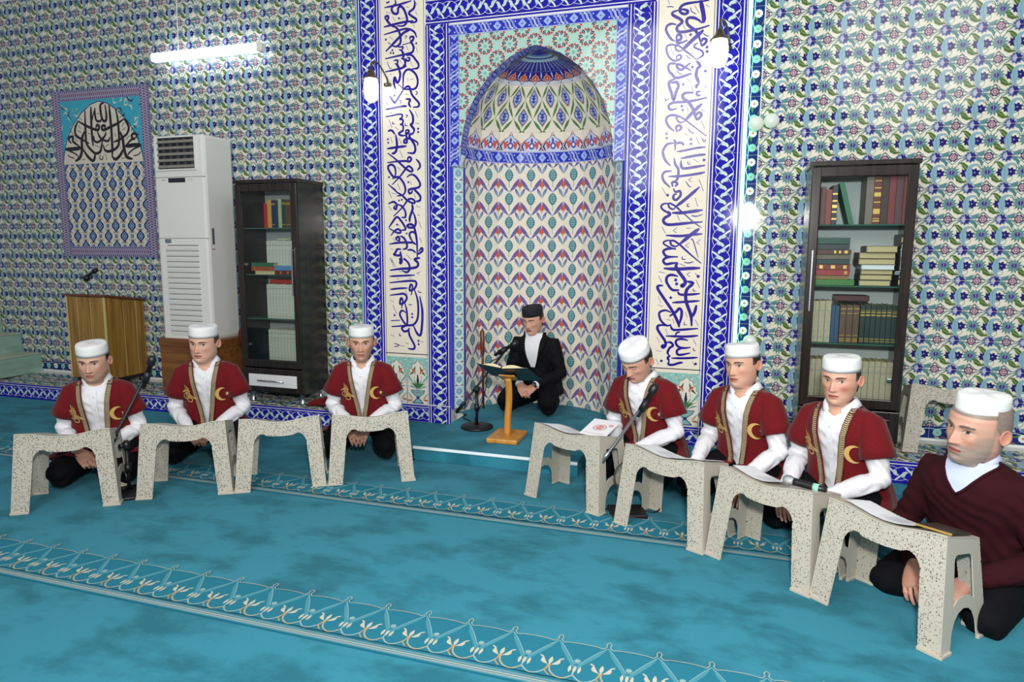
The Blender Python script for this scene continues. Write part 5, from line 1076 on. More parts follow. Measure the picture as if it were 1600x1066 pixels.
bm = BM(); tube(bm, [(.05, 0, 0), (.05, 0, .58)], .022, 10); obj('upright', bm, ch, m=MATS.setdefault('mh2', wood('mahogany_post', '#42120c', '#5e1e14', 3, .3)), smooth=True)
# ------------------------------------------------------------ lamps
TUBE = mat('tube_light', '#ffffff', .4, emit='#eef0ff', es=6)
fl_ = thing('tube_lamp', 'bright LED tube lamp hanging level in front of the left wall tiles', 'lamp', (-4.485, 5.12, 3.16))
b = BM(); box(b, -.576, .545, -.03, .03, -.035, .035, .012); obj('tube', b, fl_, m=TUBE)
for s in (-1, 1): bx('end_cap', fl_, .545 if s > 0 else -.585, .6 if s > 0 else -.576, -.03, .03, -.035, .035, WPLAS, .006)
b = BM(); tube(b, catmull([(-.30, 0, .035), (-.295, 0, .1), (-.3, .01, .3), (-.29, .01, .75)], 5), .005, 6); obj('hanging_cord', b, fl_, m=mat('white_cord', '#e0e0e0', .5), smooth=True)
BULB = mat('frosted_lamp', '#ffffff', .4, emit='#f4f4ff', es=7); BRONZE = mat('old_bronze', '#6f6152', .35, .8, noise=(40, .2))
def sconce(label, x, z):
    t = thing('wall_lamp', label, 'lamp', (x, 5.19, z), 0, 'bracket lamps of the niche')
    sx = 1 if x > CX else -1
    b = BM(); tube(b, catmull([(.05, -.004, -.02), (.06, -.05, .03), (.03, -.12, .12), (0, -.17, .12), (0, -.19, .06)], 6), .007, 8); obj('arm', b, t, m=BRONZE, smooth=True)
    b = BM(); lathe(b, [(.004, .0), (.03, -.01), (.03, .01), (.004, .012)], 12, (.05, -.012, -.02)); obj('wall_plate', b, t, m=BRONZE, smooth=True)
    b = BM(); lathe(b, [(.006, .09), (.012, .06), (.026, .05), (.034, .02), (.062, -.005), (.064, -.012), (.05, -.01)], 20, (0, -.19, 0)); obj('cap', b, t, m=BRONZE, smooth=True)
    b = BM(); lathe(b, [(.05, -.012), (.058, -.06), (.056, -.13), (.044, -.17), (.02, -.185)], 20, (0, -.19, 0)); obj('glass_shade', b, t, m=BULB, smooth=True)
sconce('lit bracket lamp with bronze cap on the left side of the niche frame', -2.80, 2.81)
sconce('lit bracket lamp with bronze cap on the right side of the niche frame', -.165, 2.88)
for x, z, lb in ((.098, 2.352, 'left one of two round white discs on the tiles by the LED strip'), (.198, 2.366, 'right one of two round white discs on the tiles by the LED strip')):
    b = BM(); lathe(b, [(.0, 0), (.05, .0), (.052, .012), (.045, .03), (.0, .036)], 24, cap=False); o = obj('wall_disc', b, None, (x, 5.236, z), (pi/2, 0, 0), mat('ivory_plastic', '#d9e3d6', .3), True); tag(o, lb, 'wall fitting', 'round wall fittings')
b = BM(); lathe(b, [(.045, 0), (.05, .01), (.05, .06), (.03, .075)], 20); o = obj('wall_switch', b, None, (.13, 5.236, .815), (pi/2, 0, 0), MATS['ivory_plastic'], True); tag(o, 'pale round fitting low on the wall beside the LED strip, behind a white cap', 'wall fitting')
# ------------------------------------------------------------ people
def sstep(a, b, x):
    t = max(0, min(1, (x-a)/(b-a))); return t*t*(3-2*t)
def itab(tab, z):
    for p, q in zip(tab, tab[1:]):
        if (p[0] <= z <= q[0]) or (q[0] <= z <= p[0]):
            t = (z-p[0])/(q[0]-p[0]) if q[0] != p[0] else 0; t = t*t*(3-2*t)*.35+t*.65
            return [p[i]+(q[i]-p[i])*t for i in range(1, len(p))]
    return list((tab[0] if abs(z-tab[0][0]) < abs(z-tab[-1][0]) else tab[-1])[1:])
def remesh(bm, vox, it=4, fac=.5):
    me = bpy.data.meshes.new('tmp'); bm.normal_update(); bm.to_mesh(me); bm.free(); o = bpy.data.objects.new('tmp', me); COL.objects.link(o)
    m = o.modifiers.new('r', 'REMESH'); m.mode = 'VOXEL'; m.voxel_size = vox; m.use_smooth_shade = True
    if it: s = o.modifiers.new('s', 'SMOOTH'); s.iterations = it; s.factor = fac
    dg = bpy.context.evaluated_depsgraph_get(); r = bpy.data.meshes.new_from_object(o.evaluated_get(dg)); bpy.data.objects.remove(o); bpy.data.meshes.remove(me); return r
SKIN = mat('skin', attr=True, rough=.5, spec=.35); sb = SKIN.node_tree.nodes['Principled BSDF']; sb.inputs['Subsurface Weight'].default_value = .08; sb.inputs['Subsurface Radius'].default_value = (.012, .005, .003); sb.inputs['Subsurface Scale'].default_value = .5
SHIRT = mat('white_cotton', '#dfe0e6', .8, spec=.2, bump=(14, .25, .012)); TROU = mat('black_trousers', '#0b0b0f', .85, spec=.15, bump=(12, .2, .01)); HATW = mat('white_cap_cloth', '#e4e6e6', .8, spec=.2, bump=(400, .15, .0006))
HAIRD = mat('dark_hair', '#1b1512', .6, noise=(300, .4)); SOCK = mat('dark_sock', '#101014', .9)
HT = [(.120, .001, .001, .001), (.117, .022, .022, .03), (.110, .04, .042, .05), (.095, .060, .066, .073), (.07, .072, .084, .089), (.045, .0765, .0915, .095), (.02, .0775, .0925, .097), (0, .0765, .089, .096), (-.025, .0735, .089, .089), (-.05, .0685, .0885, .079), (-.075, .0615, .0865, .068), (-.093, .0525, .0845, .060), (-.106, .0445, .079, .055), (-.114, .0435, .068, .054), (-.122, .048, .05, .054), (-.14, .053, .046, .056), (-.17, .056, .05, .059), (-.20, .058, .048, .06), (-.23, .06, .044, .058)]
def g2(x, z, cx, cz, sx, sz): return math.exp(-((x-cx)/sx)**2-((z-cz)/sz)**2)
def face_disp(x, z, wide=1., noseL=1.):
    d = 0; ax = abs(x)
    if -.052 < z < .03:
        t = max(0, min(1, (.014-z)/.048)); h = (.005+.017*t**1.2*noseL)
        h *= sstep(-.049, -.039, z)*(1-sstep(.012, .028, z)); s = .0062+.0055*t*wide
        d += h*math.exp(-(x/s)**2)
    d += .006*g2(ax, z, .0115, -.0375, .0065, .006)
    d += .0045*g2(ax, z, .026, .022, .02, .008)+.003*g2(x, z, 0, .02, .012, .012)
    d -= .0095*g2(ax, z, .031, .003, .016, .0105); d += .0055*g2(ax, z, .031, .0005, .0105, .0075)
    d += .0045*g2(ax, z, .046, -.022, .016, .014); d -= .003*g2(ax, z, .046, -.056, .014, .016)
    d += .0045*g2(x, z, 0, -.0605, .019, .0045)+.0055*g2(x, z, 0, -.0725, .0165, .005)-.0025*g2(x, z, 0, -.0662, .022, .0018)
    d -= .003*g2(x, z, 0, -.083, .016, .005); d += .0045*g2(x, z, 0, -.099, .016, .011); d -= .002*g2(x, z, 0, -.05, .006, .006)
    return d
TH_ = sorted([radians(-80+160*i/60) for i in range(61)]+[radians(80+200*i/44) for i in range(1, 44)])
ZR = [.120-.0028*i for i in range(124)]
def mix(a, b, t): return tuple(a[i]+(b[i]-a[i])*t for i in range(3))
def head(P):
    """rows of (co, colour) in head space; P = face parameters"""
    skin, lip, brow = C(P.get('skin', '#c48d70'))[:3], C(P.get('lip', '#ad655a'))[:3], C(P.get('brow', '#2a1d17'))[:3]
    hair = C(P.get('hair', '#1f1814'))[:3]; fat = P.get('fat', 1.); eye = P.get('eye', 'open'); bd = P.get('beard', 0); bc = C(P.get('beardc', '#2a221d'))[:3]; gx = P.get('gaze', 0)*.004
    V, K, F = [], [], []; n = len(TH_)
    for z in ZR:
        a, f, b = itab(HT, z)
        if z < -.01: a *= 1+(fat-1)*sstep(-.01, -.07, z)*(1 if z > -.13 else .8)
        if z > .115: a, f, b = [max(.0005, v) for v in (a, f, b)]
        for t in TH_:
            c, s = cos(t), sin(t); x = a*s; y = (-f if c > 0 else b)*(abs(c)**.9)*(1 if c > 0 else -1)*(1 if c > 0 else 1)
            y = -f*abs(c)**.88 if c > 0 else b*abs(c)**.92
            k = skin
            if c > .12 and -.13 < z < .06:
                y -= face_disp(x, z, P.get('nosew', 1.), P.get('nose', 1.))*sstep(.12, .4, c)
                ax = abs(x)
                r = .55*g2(ax, z, .043, -.03, .02, .018)*P.get('flush', .5)+.3*g2(x, z, 0, -.036, .014, .012); k = mix(k, C('#b5604f')[:3], r)
                k = mix(k, C('#9a6a58')[:3], .35*g2(ax, z, .031, -.006, .014, .007))
                if bd:
                    jaw = sstep(-.034, -.05, z)*sstep(.02, .034, ax+max(0, (-.05-z))*1.2+.02*(z > -.056 and z < -.045)); mus = g2(x, z, 0, -.0535, .026, .005)
                    side = sstep(.045, .058, ax)*sstep(.01, -.02, z); k = mix(k, bc, bd*max(min(1, jaw), mus*.8, side*.8))
                if (x/.0235)**2+((z+.0665)/(.0085 if not P.get('mouth') else .011))**2 < 1 and ax < .0235:
                    k = mix(lip, C('#5a2a28')[:3], .7 if abs(z+.0662) < (.0016 if not P.get('mouth') else .004) else 0)
                e = (ax-.031)/.0145
                if abs(e) < 1:
                    up, lo = .0012+.0058*(1-e*e), .0012-.0042*(1-e*e); dx = x-(.031 if x > 0 else -.031)-gx
                    if eye == 'open':
                        if lo < z < up: k = mix(C('#b9aca4')[:3], C('#2a1a12')[:3], 1 if dx*dx+(z-.0014)**2 < .0054**2 else 0)
                        elif up <= z < up+.0026: k = mix(k, C('#2a1a14')[:3], .85)
                        elif up+.004 < z < up+.0062: k = mix(k, C('#8a5a48')[:3], .5)
                    else:
                        if lo-.002 < z < lo+.0016: k = mix(k, C('#2a1a14')[:3], .8)
                bz = .0185+.0035*sin(max(0, min(1, (ax-.012)/.036))*pi*.8); bt = .0042*(1-.5*sstep(.03, .05, ax))
                if .011 < ax < .05 and abs(z-bz) < bt: k = mix(k, brow, .9)
            if z > P.get('hairline', .05) and c > 0: k = hair
            if c < .25 and z > -.055+.06*sstep(.25, -.3, c)*0: k = mix(k, hair, (.85 if z > .0 or c < -.1 else .0)*P.get('hairamt', 1))
            if c < -.3 and z > -.08: k = mix(k, hair, .85*P.get('hairamt', 1))
            V.append(Vector((x, y, z if z < .04 else (.04+(z-.04)*.72)))); K.append(k)
    N = len(ZR)
    for i in range(N-1):
        for j in range(n): F.append((i*n+j, i*n+(j+1) % n, (i+1)*n+(j+1) % n, (i+1)*n+j))
    F.append(tuple(range(n))[::-1])
    F = [tuple(f[::-1]) for f in F]
    # ears
    for s in (-1, 1):
        b0 = len(V); m1, m2 = 12, 7
        for i in range(m1):
            an = 2*pi*i/m1
            for j in range(m2):
                r = (.03, .5, .8, .95, 1., .9, .6)[j]; o = (.002, .001, .005, .009, .006, .0, -.006)[j]
                V.append(Vector((s*(.0785+o+.006*cos(an)*0+.006*(r*cos(an)+.3)), .012+.016*r*cos(an)*1.0+.003*r*sin(an), -.006+.028*r*sin(an)*(1 if sin(an) > 0 else .9)))); K.append(mix(skin, C('#b56a58')[:3], .45 if j > 1 else .6))
        for i in range(m1):
            for j in range(m2-1):
                q = (b0+i*m2+j, b0+((i+1) % m1)*m2+j, b0+((i+1) % m1)*m2+j+1, b0+i*m2+j+1); F.append(q if s > 0 else q[::-1])
    return V, K, F
def hand(curl=(38, 48, 30), spread=0., thumb=(.5, .72, .35)):
    bm = BM(); tube(bm, [(0, .03, 0), (0, 0, 0), (.0, -.03, 0), (0, -.065, 0), (0, -.092, -.001), (0, -.1, -.002)], [(.022, .017), (.026, .018), (.036, .018), (.041, .016), (.041, .0135), (.036, .009)], 14)
    for i, (x, L) in enumerate(((-.031, .074), (-.0105, .082), (.0105, .077), (.030, .06))):
        p = Vector((x, -.09, -.002)); pts = [p+Vector((0, .02, 0)), p]; a = 0; rr = [.0095, .0098]
        for k, fr_ in enumerate((.44, .32, .24)):
            a += radians(curl[k]*(1+.08*i)); d = Vector((spread*(i-1.5)*.1, -cos(a), -sin(a))).normalized(); q = pts[-1]+d*L*fr_*.5; pts += [q, pts[-1]+d*L*fr_]; rr += [.0086-.0008*k, .0090-.0009*k]
        pts.append(pts[-1]+d*.004); rr.append(.004); tube(bm, pts, rr, 10)
    d = Vector((-thumb[0], -thumb[1], -thumb[2])).normalized(); p = Vector((-.024, -.025, -.006)); d2 = (d+Vector((.25, -.2, -.1))).normalized(); tube(bm, [p, p+d*.022, p+d*.045, p+d*.045+d2*.018, p+d*.045+d2*.034, p+d*.045+d2*.038], [.014, .0125, .0105, .0108, .009, .004], 10)
    me = remesh(bm, .0030, 3, .4); V = [v.co.copy() for v in me.vertices]; F = [tuple(p.vertices) for p in me.polygons]; bpy.data.meshes.remove(me); return V, F
HANDS = {'clasp': hand((30, 50, 35), 0), 'flat': hand((16, 22, 14), .5), 'point': hand((12, 18, 10), .3)}
def place(V, pos, d, nrm, mirror, sc=1.):
    """hand pointing along d, back of the hand facing nrm"""
    y = -Vector(d).normalized(); z = Vector(nrm); z = (z-y*z.dot(y)).normalized(); x = y.cross(z); m = -1 if mirror else 1
    return [Vector(pos)+(x*(v.x*m)+y*v.y+z*v.z)*sc for v in V]
TORSO = [(.14, .19, .15, .03), (.2, .185, .15, .03), (.28, .172, .14, .02), (.36, .16, .125, .01), (.44, .172, .125, 0), (.5, .182, .122, 0), (.55, .172, .105, .005), (.58, .142, .088, .012), (.602, .1, .07, .018), (.614, .078, .06, .02)]
def person(label, hat_px_world, rz, s=1., lean=.35, P={}, outfit='robe', arms=None, opening=(.055, .05), hcol='white', group=None, yaw=0, pitch=0, roll=0, knees=(.19, .40), shirt=SHIRT, fat=1., crescent=True):
    hs = P.get('hs', 1.1)
    def sh(p): p = Vector(p); p.z = .2+(p.z-.2)*1.085 if p.z > .2 else p.z; p.y -= lean*max(0, p.z-.2); return p     # forward lean of the upper body
    nz = .795; HC = sh((0, .015, nz-.1)) ; HC.z = nz
    # root so that the cap's top falls where asked
    top = Vector((0, -.02, (.107+P.get('capz', 0))*hs)); Rh = Euler((pitch, roll, yaw), 'XYZ').to_matrix()
    piv = Vector((0, .01, -.12*hs)); headtop = HC+piv+Rh@(top-piv)
    hx, hy, hz_ = hat_px_world; zg = hz_-headtop.z*s
    Rz = Matrix.Rotation(rz, 3, 'Z'); off = Rz@(Vector((headtop.x, headtop.y, 0))*s)
    root = thing('person', label, 'person', (hx-off.x, hy-off.y, zg), rz, group); root.scale = (s, s, s)
    # ---- body: head and neck, core, arms, hands, feet
    V, K, F = head(P)
    out = []
    for v in V:
        v = v*hs; w = sstep(-.19*hs, -.11*hs, v.z); q = piv+Rh@(v-piv); v = v.lerp(q, w); out.append(HC+v)
    V = out; kc = [tuple(k)+(1,) for k in K]
    skin = C(P.get('skin', '#c48d70')); hskin = tuple(mix(skin[:3], C('#a8604c')[:3], .35))+(1,)
    A = arms or {}
    El, Er = A.get('el', (.222, -.1, .325)), A.get('er', (-.222, -.1, .325)); Wl, Wr = A.get('wl', (.085, -.31, .235)), A.get('wr', (-.085, -.31, .235))
    Sl, Sr = sh((.158, .0, .555)), sh((-.158, .0, .555)); El, Er, Wl, Wr = map(Vector, (El, Er, Wl, Wr))
    bm = BM()
    for S_, E_, W_ in ((Sl, El, Wl), (Sr, Er, Wr)): tube(bm, [S_, (S_+E_)/2, E_, (E_+W_)/2, W_, W_+(W_-E_).normalized()*.02], [.04, .036, .034, .03, .025, .024], 10)
    rings = [sh((0, 0, t[0])) for t in TORSO]; 
    prev = None
    for t in TORSO:
        c = sh((0, t[3], t[0])); r = [bm.verts.new((c.x+t[1]*.8*fat*sin(2*pi*k/20), c.y-t[2]*.8*fat*cos(2*pi*k/20), c.z)) for k in range(20)]
        if prev: [bm.faces.new((prev[k], prev[(k+1) % 20], r[(k+1) % 20], r[k])) for k in range(20)]
        else: bm.faces.new(r[::-1])
        prev = r
    bm.faces.new(prev)
    kx, ky = knees
    for q in (-1, 1): tube(bm, [(q*.09, .02, .19), (q*(kx+.09)/2, -ky*.45, .16), (q*kx, -ky+.03, .085), (q*kx*.95, -ky+.06, .06), (q*.12, -.05, .055), (q*.085, .13, .05), (q*.06, .24, .045), (q*.05, .3, .03)], [.055, .05, .038, .036, .035, .03, .03, .018], 12)
    me = remesh(bm, .014, 3); b0 = len(V); V += [v.co.copy() for v in me.vertices]; kc += [hskin]*len(me.vertices); F += [tuple(b0+i for i in p.vertices) for p in me.polygons]; bpy.data.meshes.remove(me)
    for key, W_, E_, mir in (('l', Wl, El, False), ('r', Wr, Er, True)):
        hp = A.get('h'+key, 'clasp'); HV, HF = HANDS[hp]; d = Vector(A.get('d'+key, (W_-E_).normalized())); nn = A.get('n'+key, (.25 if key == 'l' else -.25, -.5, .85))
        b0 = len(V); V += place(HV, W_+d.normalized()*.012, d, nn, mir, 1.03); kc += [hskin]*len(HV); F += [tuple(b0+i for i in (f if not mir else f[::-1])) for f in HF]
    me = bpy.data.meshes.new('body'); me.from_pydata([tuple(v) for v in V], [], F); ca = me.color_attributes.new('Col', 'FLOAT_COLOR', 'POINT'); ca.data.foreach_set('color', np.array(kc, np.float32).ravel())
    me.materials.append(SKIN); obj('body', me, root, smooth=True)
    def hp_(v): v = Vector(v)*hs; return HC+piv+Rh@(v-piv)
    # ---- hair: close cropped cap of hair under the hat
    if P.get('hairamt', 1) > .3:
        bm = BM(); rows = []
        for z in [.085-.01*i for i in range(16)]:
            a, f, b = itab(HT, z); row = []
            for i in range(29):
                t = radians(80+200*i/28); c, s_ = cos(t), sin(t); lowc = -.062+.088*sstep(-.35, .18, c)
                zz = max(z, lowc) ; aa, ff, bb = itab(HT, zz); row.append(bm.verts.new(hp_(((aa+.0022)*s_, -(ff+.0015)*abs(c)**.88 if c > 0 else (bb+.0025)*abs(c)**.92, zz))))
            rows.append(row)
        for p, q in zip(rows, rows[1:]):
            for i in range(28):
                if len({tuple(round(c, 5) for c in v.co) for v in (p[i], p[i+1], q[i+1], q[i])}) > 2:
                    try: bm.faces.new((p[i], q[i], q[i+1], p[i+1]))
                    except ValueError: pass
        bmesh.ops.remove_doubles(bm, verts=bm.verts[:], dist=1e-4); obj('hair', bm, root, m=mat('hair_'+P.get('hair', '#1f1814'), P.get('hair', '#1f1814'), .6, noise=(300, .4)), smooth=True)
    # ---- cap
    bm = BM(); prev = None; n = 36; dz = P.get('capz', 0); ck = P.get('capk', 1)
    for z, k in ((.038, .985), (.036, 1.015), (.055, 1.015), (.074, 1.01), (.089, 1.0), (.097, .98), (.102, .94), (.1045, .8), (.1055, .4), (.1055, .02)):
        r = []
        for i in range(n):
            t = 2*pi*i/n; fr_ = (cos(t)+1)/2*.6; r.append(bm.verts.new(hp_((.0785*k*ck*sin(t), -(.0942*k*ck*cos(t))+.001, z+dz+.012*fr_*(1 if z < .09 else .4)+(.0015*sin(3*t) if z > .1 else 0)))))
        if prev: [bm.faces.new((prev[i], prev[(i+1) % n], r[(i+1) % n], r[i])) for i in range(n)]
        prev = r
    bm.faces.new(prev); o = obj('cap', bm, root, m=HATW if hcol == 'white' else mat('navy_cap_cloth', '#12141f', .8, bump=(300, .2, .0006)), smooth=True)
    # ---- trousers
    bm = BM()
    for q in (-1, 1):
        tube(bm, [(q*.085, .06, .17), (q*.1, 0, .18), (q*(kx*.5+.055), -ky*.5, .165), (q*kx, -ky+.045, .098), (q*kx, -ky+.015, .085), (q*kx, -ky+.005, .075)], [.1, .105, .095, .079, .062, .03], 16)
        tube(bm, [(q*kx, -ky+.03, .065), (q*kx*.97, -ky+.1, .062), (q*.14, -.02, .062), (q*.1, .1, .06), (q*.085, .2, .055)], [.055, .062, .062, .055, .045], 14)
    tube(bm, [(-.1, .05, .17), (0, .06, .19), (.1, .05, .17)], [.12, .125, .12], 16)
    me = remesh(bm, .011, 6)
    for v in me.vertices:
        c = v.co; f_ = .0035*sin(c.x*70+c.y*45)*sin(c.z*50+c.y*30); c.z += f_; c.y += f_; c.z = max(c.z, .002)
    o = obj('trousers', me, root, m=TROU, smooth=True)
    bm = BM()
    for q in (-1, 1): tube(bm, [(q*.085, .18, .05), (q*.07, .24, .045), (q*.055, .31, .03), (q*.05, .33, .025)], [.036, .036, .028, .012], 10)
    obj('socks', bm, root, m=SOCK, smooth=True)
    # ---- shirt, sweater or jacket: torso and sleeves
    topm = {'robe': shirt, 'sweater': mat('burgundy_knit', '#300d14', .9, spec=.15, bump=(260, .3, .0015)), 'jacket': mat('black_suit_cloth', '#0a0a0e', .8, spec=.2, bump=(15, .2, .01))}[outfit]
    thick = {'robe': 0, 'sweater': .006, 'jacket': .006}[outfit]
    def tors(bm, tab, inf, n=28):
        prev = None
        for t in tab:
            c = sh((0, t[3], t[0])); r = [bm.verts.new((c.x+(t[1]*fat+inf)*sin(2*pi*k/n), c.y-(t[2]*fat+inf)*cos(2*pi*k/n), c.z)) for k in range(n)]
            if prev: [bm.faces.new((prev[k], prev[(k+1) % n], r[(k+1) % n], r[k])) for k in range(n)]
            else: bm.faces.new(r[::-1])
            prev = r
        bm.faces.new(prev)
    def sleeves(bm, inf, ends=(0, 1)):
        for i, (S_, E_, W_) in enumerate(((Sl, El, Wl), (Sr, Er, Wr))):
            P_ = [S_+Vector((-S_.x*.35, 0, .0)), S_, S_.lerp(E_, .3), S_.lerp(E_, .65), E_+(E_-(S_+W_)/2).normalized()*.006, E_.lerp(W_, .3), E_.lerp(W_, .65), W_, W_+(W_-E_).normalized()*.008]
            tube(bm, P_, [r+inf for r in (.036, .055, .056, .054, .053, .05, .044, .036, .034)], 14)
    bm = BM(); tors(bm, TORSO if outfit != 'jacket' else TORSO, thick); sleeves(bm, thick)
    me = remesh(bm, .0085, 5)
    for v in me.vertices:
        c = v.co; d = min((c-El).length, (c-Er).length); w = math.exp(-(d/.13)**2); f_ = (.0028+.0035*w)*sin(c.z*95+c.x*60+3*sin(c.y*40))+.0025*sin(c.z*40-c.x*70)
        v.co += v.normal*f_ if False else Vector((f_*.6*(1 if c.x > 0 else -1), -f_*.7, 0))
    if outfit != 'robe' or True:
        pass
    sho = obj({'robe': 'shirt', 'sweater': 'sweater', 'jacket': 'jacket'}[outfit], me, root, m=topm, smooth=True)
    def surf(tab, inf, th, z):
        a, b, cy = itab(tab, z); c = sh((0, cy, z)); return Vector((c.x+(a*fat+inf)*sin(th), c.y-(b*fat+inf)*cos(th), c.z))
    # ---- collar
    colm = shirt if outfit != 'sweater' else mat('pale_blue_cotton', '#b9c4dd', .75, bump=(14, .2, .01))
    if outfit != 'jacket':
        bm = BM()
        for q in (-1, 1):
            rows = []
            for i in range(19):
                u = i/18; th = pi-(pi-radians(13))*u; f_ = max(0, cos(th)); c = sh((0, .018, .6)); row = []
                for rad, z in ((.066, .648-.046*f_**1.3), (.069, .664-.048*f_**1.3), (.082, .645-.052*f_**1.3-.012*u**8), (.092, .626-.045*f_**1.3-.03*u**7)):
                    t2 = th+(.3*u**6 if rad > .08 else 0); row.append(bm.verts.new((c.x+q*rad*sin(t2), c.y-rad*cos(t2)-lean*(z-.6)-(.012*f_ if rad > .075 else 0), z+.036)))
                rows.append(row)
            for p, r_ in zip(rows, rows[1:]):
                for k in range(3): bm.faces.new((p[k], p[k+1], r_[k+1], r_[k]))
        bmesh.ops.recalc_face_normals(bm, faces=bm.faces); bm.normal_update(); bmesh.ops.solidify(bm, geom=bm.faces[:], thickness=.0025); obj('collar', bm, sho, m=colm, smooth=True)
    if outfit == 'robe':
        bm = BM(); rows = []
        for i in range(16):
            z = .57-.36*i/15; rows.append([bm.verts.new(surf(TORSO, .0055, x, z)) for x in (-.09, 0, .09)])
        for p, q in zip(rows, rows[1:]):
            for i in range(2): bm.faces.new((p[i], q[i], q[i+1], p[i+1]))
        obj('placket', bm, sho, m=shirt, smooth=True)
        for i in range(4):
            p_ = surf(TORSO, .008, .0, .53-.075*i); b = BM(); lathe(b, [(.0, 0), (.006, 0), (.006, .002), (.0, .0025)], 10, cap=False); obj('button', b, sho, p_, (pi/2, 0, 0), mat('button_pearl', '#cfd0d6', .3))
        # ---- maroon robe: open fronted shell with flared cap sleeves
        RT = [(.1, .24, .2, .02), (.2, .222, .19, .01), (.28, .203, .162, .01), (.36, .19, .146, .005), (.44, .194, .143, 0), (.5, .2, .138, 0), (.55, .186, .12, .005), (.585, .160, .102, .012), (.608, .124, .088, .018), (.622, .098, .082, .02)]
        o0, o1 = opening
        def edge(z):                                            # half opening of the front at height z
            t = max(0, min(1, (.62-z)/.36)); return .074*(1-t)+o1*t
        def vs(th, z, inf=0.): return surf(RT, inf, th, z)
        def th0(z): return math.asin(min(.95, edge(z)/itab(RT, z)[0]))
        ZS = [.622-.0175*i for i in range(25)]
        bm = BM(); rows = []; nc = 44
        for z in ZS:
            t0_ = th0(z); row = []
            for i in range(nc+1):
                th = t0_+(2*pi-2*t0_)*i/nc; zz = z
                if z < .24: zz = z+(.24-z)*.75*max(0, cos(th))**.7
                v = vs(th, zz); w_ = .006*sin(th*9+z*6)*sstep(.45, .2, z); v += Vector((sin(th), -cos(th), 0))*w_; row.append(bm.verts.new(v))
            rows.append(row)
        last = [v.co.copy() for v in rows[-1]]
        for e in (.025, .05, .08, .115):
            row = []
            for i, c in enumerate(last):
                th = th0(.24)+(2*pi-2*th0(.24))*i/nc; fr_ = max(0, cos(th)); dr = .15+1.1*(1-fr_**.6); e2 = e*(1.25*fr_**.5+.35)
                row.append(bm.verts.new((c.x+sin(th)*e2, c.y-cos(th)*e2, max(.035, c.z-e*dr+.006*sin(th*11)))))
            rows.append(row)
        for p, q in zip(rows, rows[1:]):
            for i in range(nc): bm.faces.new((p[i], q[i], q[i+1], p[i+1]))
        for q in (-1, 1):
            a0 = sh((q*.085, .015, .585)); a1 = sh((q*.152, .0, .555)); E_ = El if q > 0 else Er; ax = a1.lerp(E_, .62)+Vector((q*.012, -.005, .0))
            rr = []; C0 = [a0, a0.lerp(a1, .5), a1, a1.lerp(ax, .35), a1.lerp(ax, .7), ax]; R0 = [(.05, .04), (.062, .05), (.074, .06), (.082, .068), (.088, .076), (.092, .082)]
            for i, c in enumerate(C0):
                t = (C0[min(i+1, 5)]-C0[max(i-1, 0)]).normalized(); u1 = t.cross(Vector((0, -1, 0))).normalized(); u2 = u1.cross(t)
                rr.append([bm.verts.new(c+u1*(R0[i][1]*cos(2*pi*k/24)*(1+.03*sin(5*2*pi*k/24)*(i > 3)))+u2*(R0[i][0]*sin(2*pi*k/24)*(1+.03*sin(6*2*pi*k/24)*(i > 3)))) for k in range(24)])
            for p, r_ in zip(rr, rr[1:]):
                for k in range(24): bm.faces.new((p[k], p[(k+1) % 24], r_[(k+1) % 24], r_[k]))
        bmesh.ops.recalc_face_normals(bm, faces=bm.faces); bm.normal_update(); bmesh.ops.solidify(bm, geom=bm.faces[:], thickness=.004)
        robe = obj('robe', bm, root, m=MAROON, smooth=True)
        # braided trim along both front edges and round the neck
        tr_ = Art(dz=4e-5); N = 46
        tr_.rect(0, 1, 0, 1, '#4c3a2a')
        for i in range(N):
            u = i/N; tr_.poly([(u, .1), (u+.5/N, .1), (u+1/N, .5), (u+.5/N, .9), (u, .9), (u+.5/N, .5)], '#b9a888'); tr_.poly([(u+.62/N, .15), (u+.95/N, .15), (u+1/N, .4)], '#2c1a18')
        tr_.rect(0, 1, 0, .08, '#2e1c1a'); tr_.rect(0, 1, .92, 1, '#2e1c1a')
        # cut the base strip so that it follows the curve
        base = tr_.F[0]; 
        for q in (-1, 1):
            def tmap(u, v, h, q=q):
                z = .622-.40*u; t = th0(z)+(v*.03)/itab(RT, z)[0]-.012; p_ = vs(q*t, z, .0065+h); return tuple(p_)
            strip = Art(dz=4e-5)
            for i in range(30): strip.rect(i/30, (i+1)/30, 0, 1, '#4c3a2a'); strip.z = 0
            strip.V += [(x, y, z_+.0004) for x, y, z_ in tr_.V]; strip.F += [[b2+len(strip.V)-len(tr_.V) for b2 in f] for f in tr_.F[1:]]; strip.K += tr_.K[1:]
            strip.map = tmap; obj('braid_trim', strip.mesh('braid_trim', WOVEN), robe)
        GOLDT = '#c9a763'
        def emb(art, th, z, name):
            def emap(u, v, h): return tuple(vs(th+u/itab(RT, z)[0], z+v, .0075+h))
            art.map = emap; obj(name, art.mesh(name, mat('gold_embroidery', attr=True, rough=.45, spec=.4)), robe)
        cr_ = Art(dz=1e-5); R_, r2, d_ = .044, .0365, .016
        an0 = math.acos(((R_**2)+d_**2-r2**2)/(2*R_*d_)); O = [(R_*cos(t), R_*sin(t)) for t in [an0+(2*pi-2*an0)*i/30 for i in range(31)]]
        an1 = atan2(O[0][1], O[0][0]-d_); I = [(d_+r2*cos(t), r2*sin(t)) for t in [an1+(2*pi-2*an1)*i/30 for i in range(31)]]
        for i in range(30): cr_.poly([O[i], O[i+1], I[i+1], I[i]], GOLDT); cr_.z = 0
        ec = th0(.42)+.36; emb(cr_, ec, .42, 'crescent'); sta = Art(dz=1e-5); sta.star(.037, .0, .0165, .0065, 5, '#d8bd84', .3); emb(sta, ec, .42, 'star')
